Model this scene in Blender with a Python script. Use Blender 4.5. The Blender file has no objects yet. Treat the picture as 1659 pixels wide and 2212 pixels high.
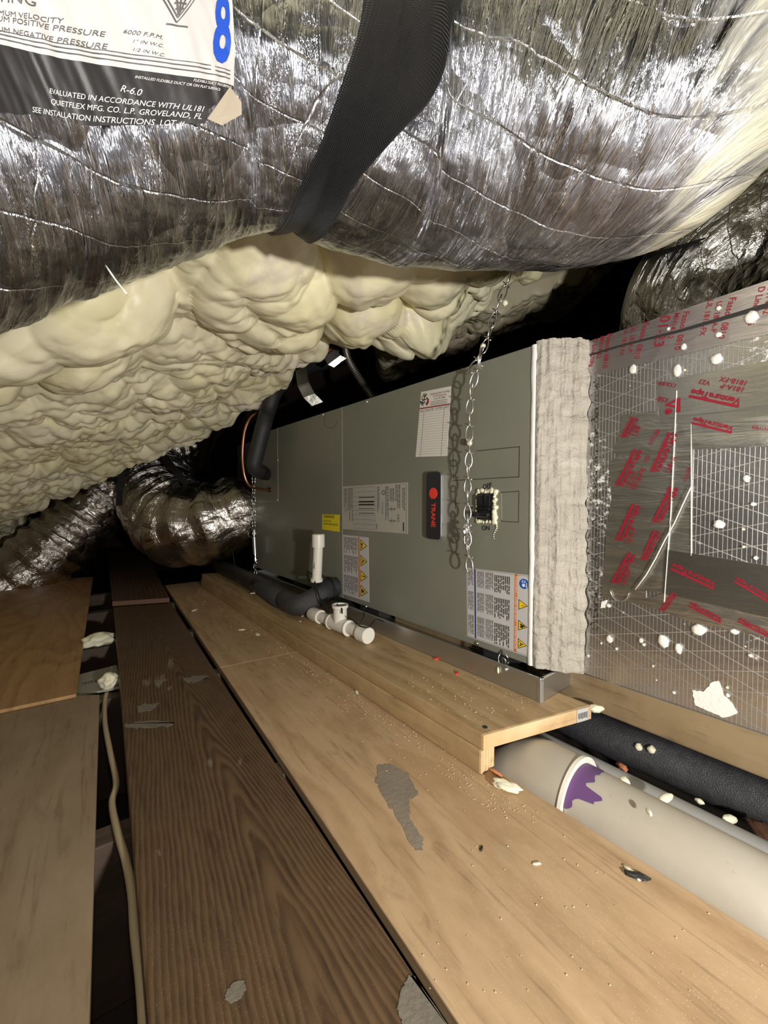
import bpy, bmesh, math, random
import numpy as np
from mathutils import Vector, Matrix, noise, geometry

# ------------------------------------------------------------------ camera, light, exposure
SC = bpy.context.scene
COL = SC.collection
FPX = 870.0; CXP = 829.5; CYP = 1106.0
CAM = Vector((0.0, 0.0, 0.45)); PITCH = math.radians(2.04)
cam = bpy.data.cameras.new('camera'); camo = bpy.data.objects.new('camera', cam); COL.objects.link(camo)
cam.sensor_fit = 'VERTICAL'; cam.sensor_height = 36.0; cam.sensor_width = 27.0
cam.lens = FPX / 2212 * 36.0; cam.clip_start = 0.01
camo.location = CAM; camo.rotation_euler = (math.radians(90) - PITCH, 0, 0)
SC.camera = camo
w = bpy.data.worlds.new('world'); SC.world = w; w.use_nodes = True
w.node_tree.nodes['Background'].inputs[0].default_value = (0.9, 0.85, 0.75, 1)
w.node_tree.nodes['Background'].inputs[1].default_value = 0.03
def lamp(name, loc, energy, radius, color, target=None, angle=None, blend=0.6):
    l = bpy.data.lights.new(name, 'SPOT' if angle else 'POINT'); l.energy = energy; l.color = color
    l.shadow_soft_size = radius
    if angle: l.spot_size = math.radians(angle); l.spot_blend = blend
    o = bpy.data.objects.new(name, l); COL.objects.link(o); o.location = loc
    if target is not None:
        o.rotation_euler = (Vector(target) - Vector(loc)).to_track_quat('-Z', 'Y').to_euler()
    return o
lamp('work_light', (0.46, -0.34, 0.36), 62.0, 0.022, (1.0, 0.95, 0.88), (-0.10, 1.2, 0.60), 150, 0.9)
lamp('phone_flash', (0.03, -0.04, 0.56), 4.0, 0.012, (1.0, 0.95, 0.88))
SC.view_settings.view_transform = 'Standard'; SC.view_settings.look = 'None'
SC.view_settings.gamma = 1.0; SC.view_settings.exposure = 0.0
SC.view_settings.use_curve_mapping = False
SC.cycles.max_bounces = 8; SC.cycles.glossy_bounces = 4; SC.cycles.diffuse_bounces = 4
SC.cycles.use_denoising = True
SC.cycles.sample_clamp_indirect = 4.0

# ------------------------------------------------------------------ geometry of the place
FWD = Vector((0, math.cos(PITCH), -math.sin(PITCH))); UPV = Vector((0, math.sin(PITCH), math.cos(PITCH))); RGT = Vector((1, 0, 0))
def ray(px, py): return FWD + RGT * ((px - CXP) / FPX) + UPV * (-(py - CYP) / FPX)
def hz(px, py, z=0.0):
    r = ray(px, py); return CAM + r * ((z - CAM.z) / r.z)
def dep(px, py, Y):
    r = ray(px, py); return CAM + r * (Y / r.y)
def onpl(px, py, p0, n):
    r = ray(px, py); return CAM + r * ((p0 - CAM).dot(n) / r.dot(n))
def proj(p):
    q = p - CAM; z = q.dot(FWD); return (CXP + FPX * q.x / z, CYP - FPX * q.dot(UPV) / z, z)
def frame(o, x, y):
    x = Vector(x).normalized(); y = Vector(y); z = x.cross(y).normalized(); y = z.cross(x)
    return Matrix(((x.x, y.x, z.x, o.x), (x.y, y.y, z.y, o.y), (x.z, y.z, z.z, o.z), (0, 0, 0, 1)))

MW = {}
def link(name, me, M=None, parent=None):
    o = bpy.data.objects.new(name, me); COL.objects.link(o)
    M = M or Matrix.Identity(4)
    MW[o] = M.copy()
    if parent is not None:
        o.parent = parent; o.matrix_basis = MW[parent].inverted() @ M
    else: o.matrix_basis = M
    return o
def thing(name, label, cat, loc, group=None):
    o = link(name, None, Matrix.Translation(Vector(loc)))
    o.empty_display_size = 0.02
    return tag(o, label, cat, group)
def tag(o, label=None, cat=None, group=None, kind=None):
    if label: o['label'] = label
    if cat: o['category'] = cat
    if group: o['group'] = group
    if kind: o['kind'] = kind
    return o

class MB:
    def __init__(s): s.v = []; s.f = []; s.m = []; s.uv = []
    def add(s, vs, fs, mi=0, uvs=None):
        b = len(s.v); s.v += [Vector(p) for p in vs]
        s.f += [tuple(i + b for i in f) for f in fs]; s.m += [mi] * len(fs)
        s.uv += list(uvs) if uvs is not None else [(0, 0)] * len(vs)
    def box(s, x0, x1, y0, y1, z0, z1, mi=0):
        s.add([(x, y, z) for z in (z0, z1) for y in (y0, y1) for x in (x0, x1)],
              [(0, 2, 3, 1), (4, 5, 7, 6), (0, 1, 5, 4), (2, 6, 7, 3), (0, 4, 6, 2), (1, 3, 7, 5)], mi)
    def prism(s, poly, z0, z1, mi=0):       # poly counter-clockwise in xy
        n = len(poly)
        s.add([(p[0], p[1], z0) for p in poly] + [(p[0], p[1], z1) for p in poly],
              [tuple(range(n - 1, -1, -1)), tuple(range(n, 2 * n))] + [(i, (i + 1) % n, n + (i + 1) % n, n + i) for i in range(n)], mi)
    def flat(s, poly, z, mi=0):
        s.add([(p[0], p[1], z) for p in poly], [tuple(range(len(poly)))], mi)
    def tube(s, path, rad, seg=12, closed=False, caps=True, mi=0):
        P = [Vector(p) for p in path]; n = len(P)
        rad = [rad] * n if not hasattr(rad, '__len__') else rad
        T = []
        for i in range(n):
            a = P[(i - 1) % n] if (closed or i > 0) else P[i]; b = P[(i + 1) % n] if (closed or i < n - 1) else P[i]
            T.append((b - a).normalized())
        N = T[0].orthogonal().normalized(); vs = []; fs = []; uv = []; L = 0
        for i in range(n):
            if i: L += (P[i] - P[i - 1]).length
            N = (N - T[i] * N.dot(T[i])).normalized(); B = T[i].cross(N)
            for k in range(seg):
                a = 2 * math.pi * k / seg
                vs.append(P[i] + (N * math.cos(a) + B * math.sin(a)) * rad[i]); uv.append((L, a * rad[i]))
        for i in range(n if closed else n - 1):
            for k in range(seg):
                j = (i + 1) % n
                fs.append((i * seg + k, i * seg + (k + 1) % seg, j * seg + (k + 1) % seg, j * seg + k))
        if caps and not closed:
            fs.append(tuple(range(seg - 1, -1, -1))); fs.append(tuple((n - 1) * seg + k for k in range(seg)))
        s.add(vs, fs, mi, uv)
    def lathe(s, prof, seg=32, M=None, mi=0):   # prof: (r, z) list, axis +z
        vs = []; fs = []; n = len(prof)
        for r, z in prof:
            for k in range(seg):
                a = 2 * math.pi * k / seg; p = Vector((r * math.cos(a), r * math.sin(a), z)); vs.append(M @ p if M else p)
        for i in range(n - 1):
            for k in range(seg): fs.append((i * seg + k, i * seg + (k + 1) % seg, (i + 1) * seg + (k + 1) % seg, (i + 1) * seg + k))
        if prof[0][0] > 1e-6: fs.append(tuple(range(seg - 1, -1, -1)))
        if prof[-1][0] > 1e-6: fs.append(tuple((n - 1) * seg + k for k in range(seg)))
        s.add(vs, fs, mi)
    def blob(s, c, r, seed=0, amp=0.25, sub=2, mi=0, sc=(1, 1, 1)):
        bm = bmesh.new(); bmesh.ops.create_icosphere(bm, subdivisions=sub, radius=1)
        vs = []
        for v in bm.verts:
            k = 1 + amp * noise.noise(v.co * 1.7 + Vector((seed * 3.1, seed, 0)))
            vs.append(Vector(c) + Vector((v.co.x * sc[0], v.co.y * sc[1], v.co.z * sc[2])) * r * k)
        bm.verts.index_update(); fs = [tuple(x.index for x in f.verts) for f in bm.faces]; bm.free()
        s.add(vs, fs, mi)
    def text(s, txt, x, y, size, rot=0.0, z=0.0, mi=0, align='LEFT', sx=1.0, bold=0.0, shear=0.0, fn=None):
        cu = bpy.data.curves.new('t', 'FONT'); cu.body = txt; cu.size = size; cu.align_x = align; cu.resolution_u = 3
        cu.offset = bold * size; cu.shear = shear
        o = bpy.data.objects.new('t', cu); COL.objects.link(o)
        bpy.context.view_layer.update()
        me = bpy.data.meshes.new_from_object(o.evaluated_get(bpy.context.evaluated_depsgraph_get()))
        bpy.data.objects.remove(o); bpy.data.curves.remove(cu)
        c, sn = math.cos(rot), math.sin(rot); vs = []
        for v in me.vertices:
            a, b = v.co.x * sx, v.co.y; q = (x + a * c - b * sn, y + a * sn + b * c, z)
            vs.append(fn(q) if fn else q)
        fs = [tuple(p.vertices) for p in me.polygons]; bpy.data.meshes.remove(me)
        s.add(vs, fs, mi)
    def build(s, name, mats, M=None, parent=None, smooth=False, bevel=0, world=False, auto=None, uvname=False):
        if world and M is not None:
            inv = M.inverted(); vs = [inv @ v for v in s.v]
        else: vs = s.v
        me = bpy.data.meshes.new(name); me.from_pydata([tuple(v) for v in vs], [], s.f); me.update()
        for m in (mats if isinstance(mats, (list, tuple)) else [mats]): me.materials.append(m)
        me.polygons.foreach_set('material_index', s.m)
        if smooth: me.polygons.foreach_set('use_smooth', [True] * len(s.f))
        if uvname:
            L = me.uv_layers.new(name='uv')
            li = np.empty(len(me.loops), dtype=np.int32); me.loops.foreach_get('vertex_index', li)
            L.data.foreach_set('uv', np.array(s.uv, dtype=np.float32)[li].ravel())
        o = link(name, me, M, parent)
        if bevel:
            b = o.modifiers.new('bevel', 'BEVEL'); b.width = bevel; b.segments = 2; b.limit_method = 'ANGLE'
        if auto: 
            me.polygons.foreach_set('use_smooth', [True] * len(s.f)); me.set_sharp_from_angle(angle=math.radians(auto))
        return o
def catmull(P, n):
    P = [Vector(p) for p in P]; out = []
    Q = [P[0] * 2 - P[1]] + P + [P[-1] * 2 - P[-2]]
    for i in range(1, len(Q) - 2):
        for k in range(n):
            t = k / n; a, b, c, d = Q[i - 1], Q[i], Q[i + 1], Q[i + 2]
            out.append(0.5 * ((2 * b) + (c - a) * t + (2 * a - 5 * b + 4 * c - d) * t * t + (3 * b - a - 3 * c + d) * t ** 3))
    out.append(P[-1]); return out
def fillet(P, r, n=6):
    P = [Vector(p) for p in P]; out = [P[0]]
    for i in range(1, len(P) - 1):
        a = (P[i - 1] - P[i]); b = (P[i + 1] - P[i]); k = min(r, a.length * .49, b.length * .49)
        A = P[i] + a.normalized() * k; B = P[i] + b.normalized() * k
        for j in range(n + 1):
            t = j / n; out.append(A * (1 - t) ** 2 + P[i] * 2 * t * (1 - t) + B * t * t)
    out.append(P[-1]); return out

# ------------------------------------------------------------------ materials
class NT:
    def __init__(s, name):
        s.mat = bpy.data.materials.new(name); s.mat.use_nodes = True; s.t = s.mat.node_tree; s.b = s.t.nodes['Principled BSDF']
    def n(s, typ, ins=None, **kw):
        x = s.t.nodes.new(typ)
        for k, v in kw.items(): setattr(x, k, v)
        for k, v in (ins or {}).items():
            if isinstance(v, bpy.types.NodeSocket): s.t.links.new(v, x.inputs[k])
            else: x.inputs[k].default_value = v
        return x
    def link(s, a, b): s.t.links.new(a, b)
    def math(s, op, a, b=None, c=None):
        x = s.t.nodes.new('ShaderNodeMath'); x.operation = op
        for i, v in enumerate((a, b, c)):
            if v is None: continue
            if isinstance(v, bpy.types.NodeSocket): s.t.links.new(v, x.inputs[i])
            else: x.inputs[i].default_value = v
        return x.outputs[0]
    def ramp(s, fac, stops):
        x = s.t.nodes.new('ShaderNodeValToRGB'); e = x.color_ramp.elements
        while len(e) < len(stops): e.new(0.5)
        for i, (p, c) in enumerate(stops):
            e[i].position = p; e[i].color = (c, c, c, 1) if not hasattr(c, '__len__') else (*c[:3], 1)
        s.t.links.new(fac, x.inputs[0]); return x.outputs[0]
    def mix(s, fac, a, b, mode='MIX'):
        x = s.t.nodes.new('ShaderNodeMix'); x.data_type = 'RGBA'; x.blend_type = mode
        for i, v in ((0, fac), (6, a), (7, b)):
            if isinstance(v, bpy.types.NodeSocket): s.t.links.new(v, x.inputs[i])
            else: x.inputs[i].default_value = v if i == 0 else ((*v[:3], 1))
        return x.outputs[2]
    def coord(s, kind='Object', scale=(1, 1, 1), rot=(0, 0, 0), loc=(0, 0, 0)):
        c = s.t.nodes.new('ShaderNodeTexCoord')
        m = s.n('ShaderNodeMapping', {'Vector': c.outputs[kind], 'Scale': scale, 'Rotation': rot, 'Location': loc}); return m.outputs[0]
    def noise(s, vec, scale, detail=4, rough=.5, dist=0.0, out='Fac'):
        return s.n('ShaderNodeTexNoise', {'Vector': vec, 'Scale': scale, 'Detail': detail, 'Roughness': rough, 'Distortion': dist}).outputs[out]
    def voro(s, vec, scale, feature='F1', out='Distance', rand=1.0):
        return s.n('ShaderNodeTexVoronoi', {'Vector': vec, 'Scale': scale, 'Randomness': rand}, feature=feature).outputs[out]
    def bump(s, h, strength, dist, nrm=None):
        i = {'Height': h, 'Strength': strength, 'Distance': dist}
        if nrm is not None: i['Normal'] = nrm
        return s.n('ShaderNodeBump', i).outputs[0]
    def set(s, **kw):
        for k, v in kw.items():
            k = k.replace('_', ' ')
            if isinstance(v, bpy.types.NodeSocket): s.t.links.new(v, s.b.inputs[k])
            else: s.b.inputs[k].default_value = (*v, 1) if hasattr(v, '__len__') and len(v) == 3 else v
        return s.mat
def plain(name, col, rough=.6, metal=0.0, bump=0.0, bscale=60, var=0.0):
    t = NT(name); t.set(Roughness=rough, Metallic=metal)
    v = t.coord()
    if var:
        t.set(Base_Color=t.mix(t.noise(v, bscale * .15, 5), [c * (1 - var) for c in col], [min(1, c * (1 + var)) for c in col]))
    else: t.set(Base_Color=col)
    if bump: t.set(Normal=t.bump(t.noise(v, bscale, 4), bump, .002))
    return t.mat

def foil(name, tint=(.83, .83, .84), rough=.22, streak=(90, 9), streak_amt=.6, crumple=14, crumple_amt=.7, net=.07, net_amt=.5, netdir=(1, 1), overspray=None, dark=None):
    t = NT(name); uv = t.coord('UV')
    sep = t.n('ShaderNodeSeparateXYZ', {0: uv})
    wob = t.noise(uv, 6, 3)
    if overspray:       # the folds lean over along the right-hand lobe
        lean = t.math('MULTIPLY', t.n('ShaderNodeMapRange', {0: sep.outputs[0], 1: .58, 2: .85, 3: 0.0, 4: .42}).outputs[0], sep.outputs[1])
        suv = t.n('ShaderNodeCombineXYZ', {0: t.math('ADD', sep.outputs[0], lean), 1: sep.outputs[1]}).outputs[0]
    else: suv = uv
    st = t.n('ShaderNodeMapping', {'Vector': suv, 'Scale': (streak[0], streak[1], 1)}).outputs[0]
    h1 = t.noise(st, 1.0, 5, .62, .8)
    h1 = t.math('ABSOLUTE', t.math('SUBTRACT', h1, .5))
    n1 = t.bump(h1, streak_amt, .012)
    vv = t.n('ShaderNodeVectorMath', {0: uv, 1: t.n('ShaderNodeVectorMath', {0: t.noise(uv, 9, 3, out='Color'), 'Scale': .05}, operation='SCALE').outputs[0]}, operation='ADD').outputs[0]
    h2 = t.voro(vv, crumple, 'F1')
    n2 = t.bump(h2, crumple_amt, .02, n1)
    h2b = t.voro(vv, crumple * 3.3, 'F1'); n2 = t.bump(h2b, crumple_amt * .6, .006, n2)
    # net of reinforcing threads under the film
    a = t.math('ADD', t.math('MULTIPLY', sep.outputs[0], netdir[0]), t.math('MULTIPLY', wob, .06))
    b = t.math('ADD', t.math('MULTIPLY', sep.outputs[1], netdir[1]), t.math('MULTIPLY', wob, .05))
    def line(x, per, wd):
        q = t.math('ABSOLUTE', t.math('SUBTRACT', t.math('FRACT', t.math('DIVIDE', x, per)), .5))
        return t.ramp(q, [(0, 1), (wd, 0)])
    l = t.math('MAXIMUM', line(t.math('ADD', a, t.math('MULTIPLY', b, .45)), net, .022), line(t.math('SUBTRACT', b, t.math('MULTIPLY', a, .35)), net * .8, .022))
    n3 = t.bump(l, net_amt, .004, n2)
    col = t.mix(t.noise(uv, 5, 4), [c * .82 for c in tint], tint)
    col = t.mix(t.math('MULTIPLY', l, .5), col, (.95, .95, .95))
    met = 1.0; rg = t.ramp(t.noise(uv, 14, 4), [(.3, rough * .7), (.75, rough * 1.5)])
    if overspray:      # cream foam mist settled on one end of the duct
        u0, u1, c = overspray
        m = t.math('ADD', t.n('ShaderNodeMapRange', {0: sep.outputs[0], 1: u0, 2: u1, 3: 0.0, 4: 1.0}).outputs[0], t.math('MULTIPLY', t.math('SUBTRACT', t.noise(st, .7, 5, .7), .5), 1.1))
        m = t.ramp(m, [(.38, 0), (.7, .92)])
        col = t.mix(m, col, c); met = t.math('SUBTRACT', 1.0, t.math('MULTIPLY', m, .9)); rg = t.math('MAXIMUM', rg, t.math('MULTIPLY', m, .6))
    t.set(Base_Color=col, Metallic=met, Roughness=rg, Normal=n3)
    return t.mat

def wood(name, base, dark, grain=(1.2, 22), ringamt=3.0, rough=.65, knots=.0, freq=60, stain=None, speck=0.0, mottled=.5, cathedral=False, bump=.35):
    t = NT(name); v = t.coord()
    g = t.n('ShaderNodeMapping', {'Vector': v, 'Scale': (grain[0], grain[1], grain[1])}).outputs[0]
    n1 = t.noise(g, 1.0, 6, .6, .6)
    sep = t.n('ShaderNodeSeparateXYZ', {0: v})
    low = t.noise(t.n('ShaderNodeMapping', {'Vector': v, 'Scale': (1.5, 5, 5)}).outputs[0], 1.0, 2, .4)
    if cathedral:
        # growth rings cut lengthwise: long pointed arches down the middle of the board
        y = t.math('ADD', sep.outputs[1], t.math('MULTIPLY', t.math('SUBTRACT', low, .5), .05)); yy = t.math('SQRT', t.math('ADD', t.math('MULTIPLY', y, y), .00012))
        q = t.math('SUBTRACT', t.math('MULTIPLY', yy, cathedral[0]), t.math('MULTIPLY', sep.outputs[0], cathedral[1]))
        q = t.math('ADD', q, t.math('MULTIPLY', low, cathedral[2])); q = t.math('ADD', q, t.math('MULTIPLY', t.noise(t.n('ShaderNodeMapping', {'Vector': v, 'Scale': (9, 30, 30)}).outputs[0], 1.0, 3, .6), 1.6))
    else:
        q = t.math('ADD', t.math('MULTIPLY', sep.outputs[1], freq), t.math('MULTIPLY', low, ringamt * 2.2))
    ring = t.math('FRACT', q)
    ring = t.ramp(ring, [(0, 0), (.25, .15), (.62, .8), (.78, 1), (1, 0)])
    f = t.math('ADD', t.math('MULTIPLY', ring, mottled), t.math('MULTIPLY', n1, 1 - mottled * .6))
    f = t.ramp(f, [(.25, 0), (.85, 1)])
    col = t.mix(f, base, dark)
    blot = t.ramp(t.noise(v, 3.5, 4, .55), [(.35, 0), (.7, 1)])
    col = t.mix(t.math('MULTIPLY', blot, .3), col, [c * .62 for c in base])
    fib = t.ramp(t.noise(t.n('ShaderNodeMapping', {'Vector': v, 'Scale': (7, 110, 110)}).outputs[0], 1.0, 4, .6, .8), [(.55, 0), (.68, .55)])
    col = t.mix(fib, col, [c * .5 for c in dark])
    mott = t.ramp(t.noise(t.n('ShaderNodeMapping', {'Vector': v, 'Scale': (1, 2, 1)}).outputs[0], 22, 6, .7), [(.35, 0), (.7, .45)])
    col = t.mix(mott, col, [c * 1.12 for c in base])
    wear = t.ramp(t.noise(t.n('ShaderNodeMapping', {'Vector': v, 'Rotation': (0, 0, .25), 'Scale': (5, 15, 1)}).outputs[0], 1.0, 6, .72, 1.2), [(.60, 0), (.74, .5)])
    col = t.mix(wear, col, [c * .6 for c in dark])
    if stain:
        for sc_, thr, c, amt in stain:
            mm = t.ramp(t.noise(t.n('ShaderNodeMapping', {'Vector': v, 'Location': (thr * 31, thr * 17, 0), 'Scale': (.7, 1.5, 1)}).outputs[0], sc_, 4, .6, .4), [(thr, 0), (thr + .05, amt)])
            col = t.mix(mm, col, c)
    if knots:
        kv = t.voro(t.n('ShaderNodeMapping', {'Vector': v, 'Scale': (1, 2.4, 1)}).outputs[0], 3.2)
        col = t.mix(t.ramp(kv, [(.02, knots), (.085, 0)]), col, [c * .25 for c in dark])
    if speck:
        sp = t.ramp(t.voro(v, 330), [(.08, speck), (.18, 0)])
        sp = t.math('MULTIPLY', sp, t.ramp(t.noise(v, 7, 3), [(.45, 0), (.62, 1)]))
        col = t.mix(sp, col, (.85, .72, .5))
    nb = t.bump(t.math('ADD', t.math('MULTIPLY', n1, .6), t.math('MULTIPLY', ring, .3)), bump, .002)
    t.set(Base_Color=col, Roughness=rough, Normal=nb)
    return t.mat

M = {}
M['ply'] = wood('plywood_tan', (.53, .37, .215), (.36, .23, .12), (2.2, 20), 2.5, .7, .6, 11, [(9, .64, (.38, .36, .22), .45), (5, .60, (.40, .25, .13), .5), (22, .69, (.22, .13, .07), .45)], .5, .4)
M['ply_left'] = wood('plywood_pale', (.30, .225, .145), (.22, .155, .09), (2.2, 14), 2.5, .75, .6, 7, [(5, .66, (.2, .16, .1), .5)], .2, .35)
M['ply_orange'] = wood('plywood_orange', (.45, .27, .115), (.30, .16, .06), (1.6, 9), 5, .45, .85, 8, None, .0, .5)
M['plank'] = wood('plank_dark', (.135, .082, .042), (.048, .023, .013), (2.0, 26), 2, .42, .0, 40, [(7, .655, (.30, .27, .24), .6), (16, .70, (.36, .33, .3), .4)], .15, .72, (165, 13, 5), .5)
M['plank_far'] = wood('plank_dark_far', (.13, .075, .045), (.05, .026, .018), (2, 22), 2, .45, .0, 60, [(8, .69, (.28, .25, .22), .5)], .0, .6)
M['pine'] = wood('pine_board', (.50, .36, .19), (.32, .20, .09), (1.6, 20), 2.5, .62, .5, 26, [(7, .68, (.3, .18, .1), .5)], .45, .45)
M['pine_end'] = wood('pine_end_grain', (.74, .57, .34), (.52, .33, .15), (6, 6), 3, .7, 0, 150, None, .0, .6)
M['beam'] = wood('beam_brown', (.30, .22, .12), (.20, .135, .07), (1.5, 18), 2, .6, .0, 24, None, .2, .4)
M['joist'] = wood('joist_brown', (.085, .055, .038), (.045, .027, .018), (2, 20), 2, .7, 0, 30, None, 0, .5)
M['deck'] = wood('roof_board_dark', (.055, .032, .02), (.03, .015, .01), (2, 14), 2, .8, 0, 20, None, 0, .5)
M['subfloor'] = plain('bay_bottom_darkness', (.035, .025, .018), .9, 0, .3, 20, .4)  # near-black base: the darkness below the boards is put into the colour
M['duct'] = foil('duct_foil', (.63, .65, .72), .19, (95, 10), 1.0, 11, .75, .075, .4, (1, 1), (.985, 1.12, (.66, .63, .47)))
M['duct2'] = foil('duct_foil_far', (.68, .64, .60), .24, (50, 8), .9, 15, .55, .05, .2)
M['duct3'] = foil('duct_foil_side', (.70, .69, .66), .27, (30, 60), .8, 16, .9, .05, .5)
M['duct_board'] = None
M['label_white'] = plain('paper_white', (.52, .51, .51), .55, 0, .1, 60, .04)
M['label_black'] = plain('paper_black', (.018, .017, .018), .5, 0, .2, 60, .3)
M['ink'] = plain('ink_black', (.02, .02, .02), .6)
M['ink_soft'] = plain('ink_grey', (.10, .095, .10), .6)
M['ink_white'] = plain('ink_white', (.75, .75, .73), .6)
M['ink_blue'] = plain('ink_blue', (.01, .07, .50), .5)
M['ink_red'] = plain('ink_red', (.25, .007, .022), .45)
M['badge_red'] = plain('badge_red', (.75, .05, .035), .35)
M['badge_black'] = plain('badge_charcoal', (.022, .024, .027), .4)
M['silver'] = plain('silver_trim', (.8, .8, .82), .28, 1.0, .1)
M['yellow'] = plain('warning_yellow', (.85, .58, .02), .45)
M['yellow_tag'] = plain('tag_yellow', (.80, .66, .02), .45)
M['orange'] = plain('warning_orange', (.62, .16, .015), .5)
M['navy'] = plain('notice_navy', (.015, .02, .18), .5)
M['sign_blue'] = plain('sign_blue', (.01, .09, .40), .45)
M['steel_paint'] = None
M['galv'] = plain('galvanised_steel', (.52, .53, .54), .36, .95, .12, 25, .18)
M['zinc'] = plain('zinc_wire', (.82, .82, .82), .22, 1.0)
M['screw'] = plain('screw_steel', (.7, .7, .68), .3, 1.0)
M['rubber'] = plain('black_foam_insulation', (.03, .03, .032), .5, 0, .55, 420, .3)
M['rubber_gloss'] = plain('black_speckled_insulation', (.05, .05, .055), .36, 0, 1.0, 520, .5)
M['pvc'] = plain('white_pvc', (.80, .77, .69), .32, 0, .04, 40, .05)
M['copper'] = plain('copper_tube', (.80, .36, .19), .3, 1.0)
M['wire'] = plain('black_wire', (.01, .01, .01), .4)
M['box_dark'] = plain('electrical_box_grey', (.055, .06, .062), .5, .3)
M['conduit'] = plain('conduit_metal', (.28, .25, .21), .42, .8)
M['cable'] = plain('cable_tan', (.46, .37, .24), .5, 0, .1, 30, .1)
M['terracotta'] = plain('broken_clay', (.55, .2, .09), .7, 0, .3, 50, .3)
M['green_line'] = plain('engraved_and_shadow_line', (.035, .037, .03), .6)
M['line_light'] = plain('edge_highlight_steel', (.62, .62, .56), .4, .3)  # pale tone standing for highlights along steel edges
M['blue_plastic'] = plain('blue_plastic', (.02, .1, .35), .5)
M['black_plastic'] = plain('black_plastic', (.008, .008, .009), .25)
def mk_steel():
    t = NT('painted_cabinet_steel'); v = t.coord()
    c = t.mix(t.ramp(t.noise(v, 3.0, 4), [(.35, 0), (.7, 1)]), (.185, .188, .152), (.225, .228, .185))
    t.set(Base_Color=c, Roughness=.36, Specular_IOR_Level=.55, Normal=t.bump(t.noise(v, 5, 3), .12, .004)); return t.mat
M['steel_paint'] = mk_steel()
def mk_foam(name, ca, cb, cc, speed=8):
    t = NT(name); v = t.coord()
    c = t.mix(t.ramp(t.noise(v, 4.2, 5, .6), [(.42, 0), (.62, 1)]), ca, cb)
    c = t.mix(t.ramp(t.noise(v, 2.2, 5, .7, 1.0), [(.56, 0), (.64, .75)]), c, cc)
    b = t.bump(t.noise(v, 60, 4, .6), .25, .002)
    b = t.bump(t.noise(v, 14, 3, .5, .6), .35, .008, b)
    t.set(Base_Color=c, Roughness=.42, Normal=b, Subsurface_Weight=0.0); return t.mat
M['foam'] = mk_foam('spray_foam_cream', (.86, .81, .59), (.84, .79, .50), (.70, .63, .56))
M['foam_dark'] = mk_foam('spray_foam_shadowed', (.62, .57, .40), (.55, .48, .33), (.5, .42, .33))  # darker copy of the same foam, shade put into the colour
M['foam_bit'] = plain('foam_chip', (.80, .77, .58), .6, 0, .3, 80, .08)
M['foam_white'] = plain('dried_splatter_white', (.80, .79, .74), .6, 0, .5, 200, .06)
def mk_mastic():
    t = NT('duct_mastic'); v = t.coord('Object', (30, 3.2, 30))
    h = t.noise(v, 1.6, 6, .6, .5)
    v2 = t.coord(); c = t.mix(t.noise(v2, 9, 4), (.35, .32, .27), (.51, .475, .41))
    t.set(Base_Color=c, Roughness=.55, Normal=t.bump(h, 1.0, .012, t.bump(t.noise(v2, 40, 4), .3, .004))); return t.mat
M['mastic'] = mk_mastic()
M['sealant'] = plain('white_sealant', (.82, .82, .80), .4, 0, .4, 70, .05)
def mk_ductboard():
    t = NT('foil_duct_board'); v = t.coord(); sep = t.n('ShaderNodeSeparateXYZ', {0: v}); x, y = sep.outputs[0], sep.outputs[1]
    def line(q, per, wd):
        a = t.math('ABSOLUTE', t.math('SUBTRACT', t.math('FRACT', t.math('DIVIDE', q, per)), .5)); return t.ramp(a, [(0, 1), (wd, 0)])
    l1 = line(x, .0056, .07); l2 = line(t.math('ADD', y, t.math('MULTIPLY', x, .42)), .026, .035); l3 = line(t.math('SUBTRACT', y, t.math('MULTIPLY', x, .30)), .031, .03)
    l = t.math('MAXIMUM', l1, t.math('MAXIMUM', l2, l3))
    cr = t.noise(v, 9, 4, .5, .5)
    b = t.bump(cr, .35, .006); b = t.bump(l, .22, .0010, b); b = t.bump(t.noise(v, 120, 3), .2, .001, b)
    col = t.mix(t.math('MULTIPLY', l, .5), (.53, .52, .51), (.95, .95, .93))
    # scuffed white dusting
    sc_ = t.ramp(t.math('MULTIPLY', t.ramp(t.noise(v, 4.2, 3), [(.47, 0), (.60, 1)]), t.ramp(t.noise(v, 70, 6, .75), [(.49, 0), (.64, 1)])), [(.2, 0), (.5, .8)])
    fl = t.ramp(t.voro(v, 75), [(.07, .85), (.13, 0)]); fl = t.math('MULTIPLY', fl, t.ramp(t.noise(v, 5, 2), [(.5, 0), (.6, 1)]))
    m = t.math('MAXIMUM', sc_, fl)
    col = t.mix(m, col, (.82, .81, .78))
    t.set(Base_Color=col, Metallic=t.math('SUBTRACT', .93, t.math('MULTIPLY', m, .9)), Roughness=t.math('ADD', t.math('MULTIPLY', l, .25), t.math('ADD', .25, t.math('MULTIPLY', m, .3))), Normal=b); return t.mat
M['duct_board'] = mk_ductboard()
def mk_tape(name, tint, rough=.2, amt=.5):
    t = NT(name); v = t.coord()
    b = t.bump(t.noise(t.n('ShaderNodeMapping', {'Vector': v, 'Scale': (9, 55, 1)}).outputs[0], 1.0, 5, .6, .6), amt, .006)
    b = t.bump(t.voro(v, 28), amt * .5, .004, b)
    t.set(Base_Color=t.mix(t.noise(v, 11, 4), [c * .85 for c in tint], tint), Metallic=.97, Roughness=rough, Normal=b); return t.mat
M['tape'] = mk_tape('foil_tape', (.66, .65, .60), .30, .45); M['tape_pale'] = mk_tape('foil_tape_pale', (.68, .64, .65), .33, .3)
M['tape_smooth'] = mk_tape('foil_tape_smooth', (.58, .57, .52), .26, .12)
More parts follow.
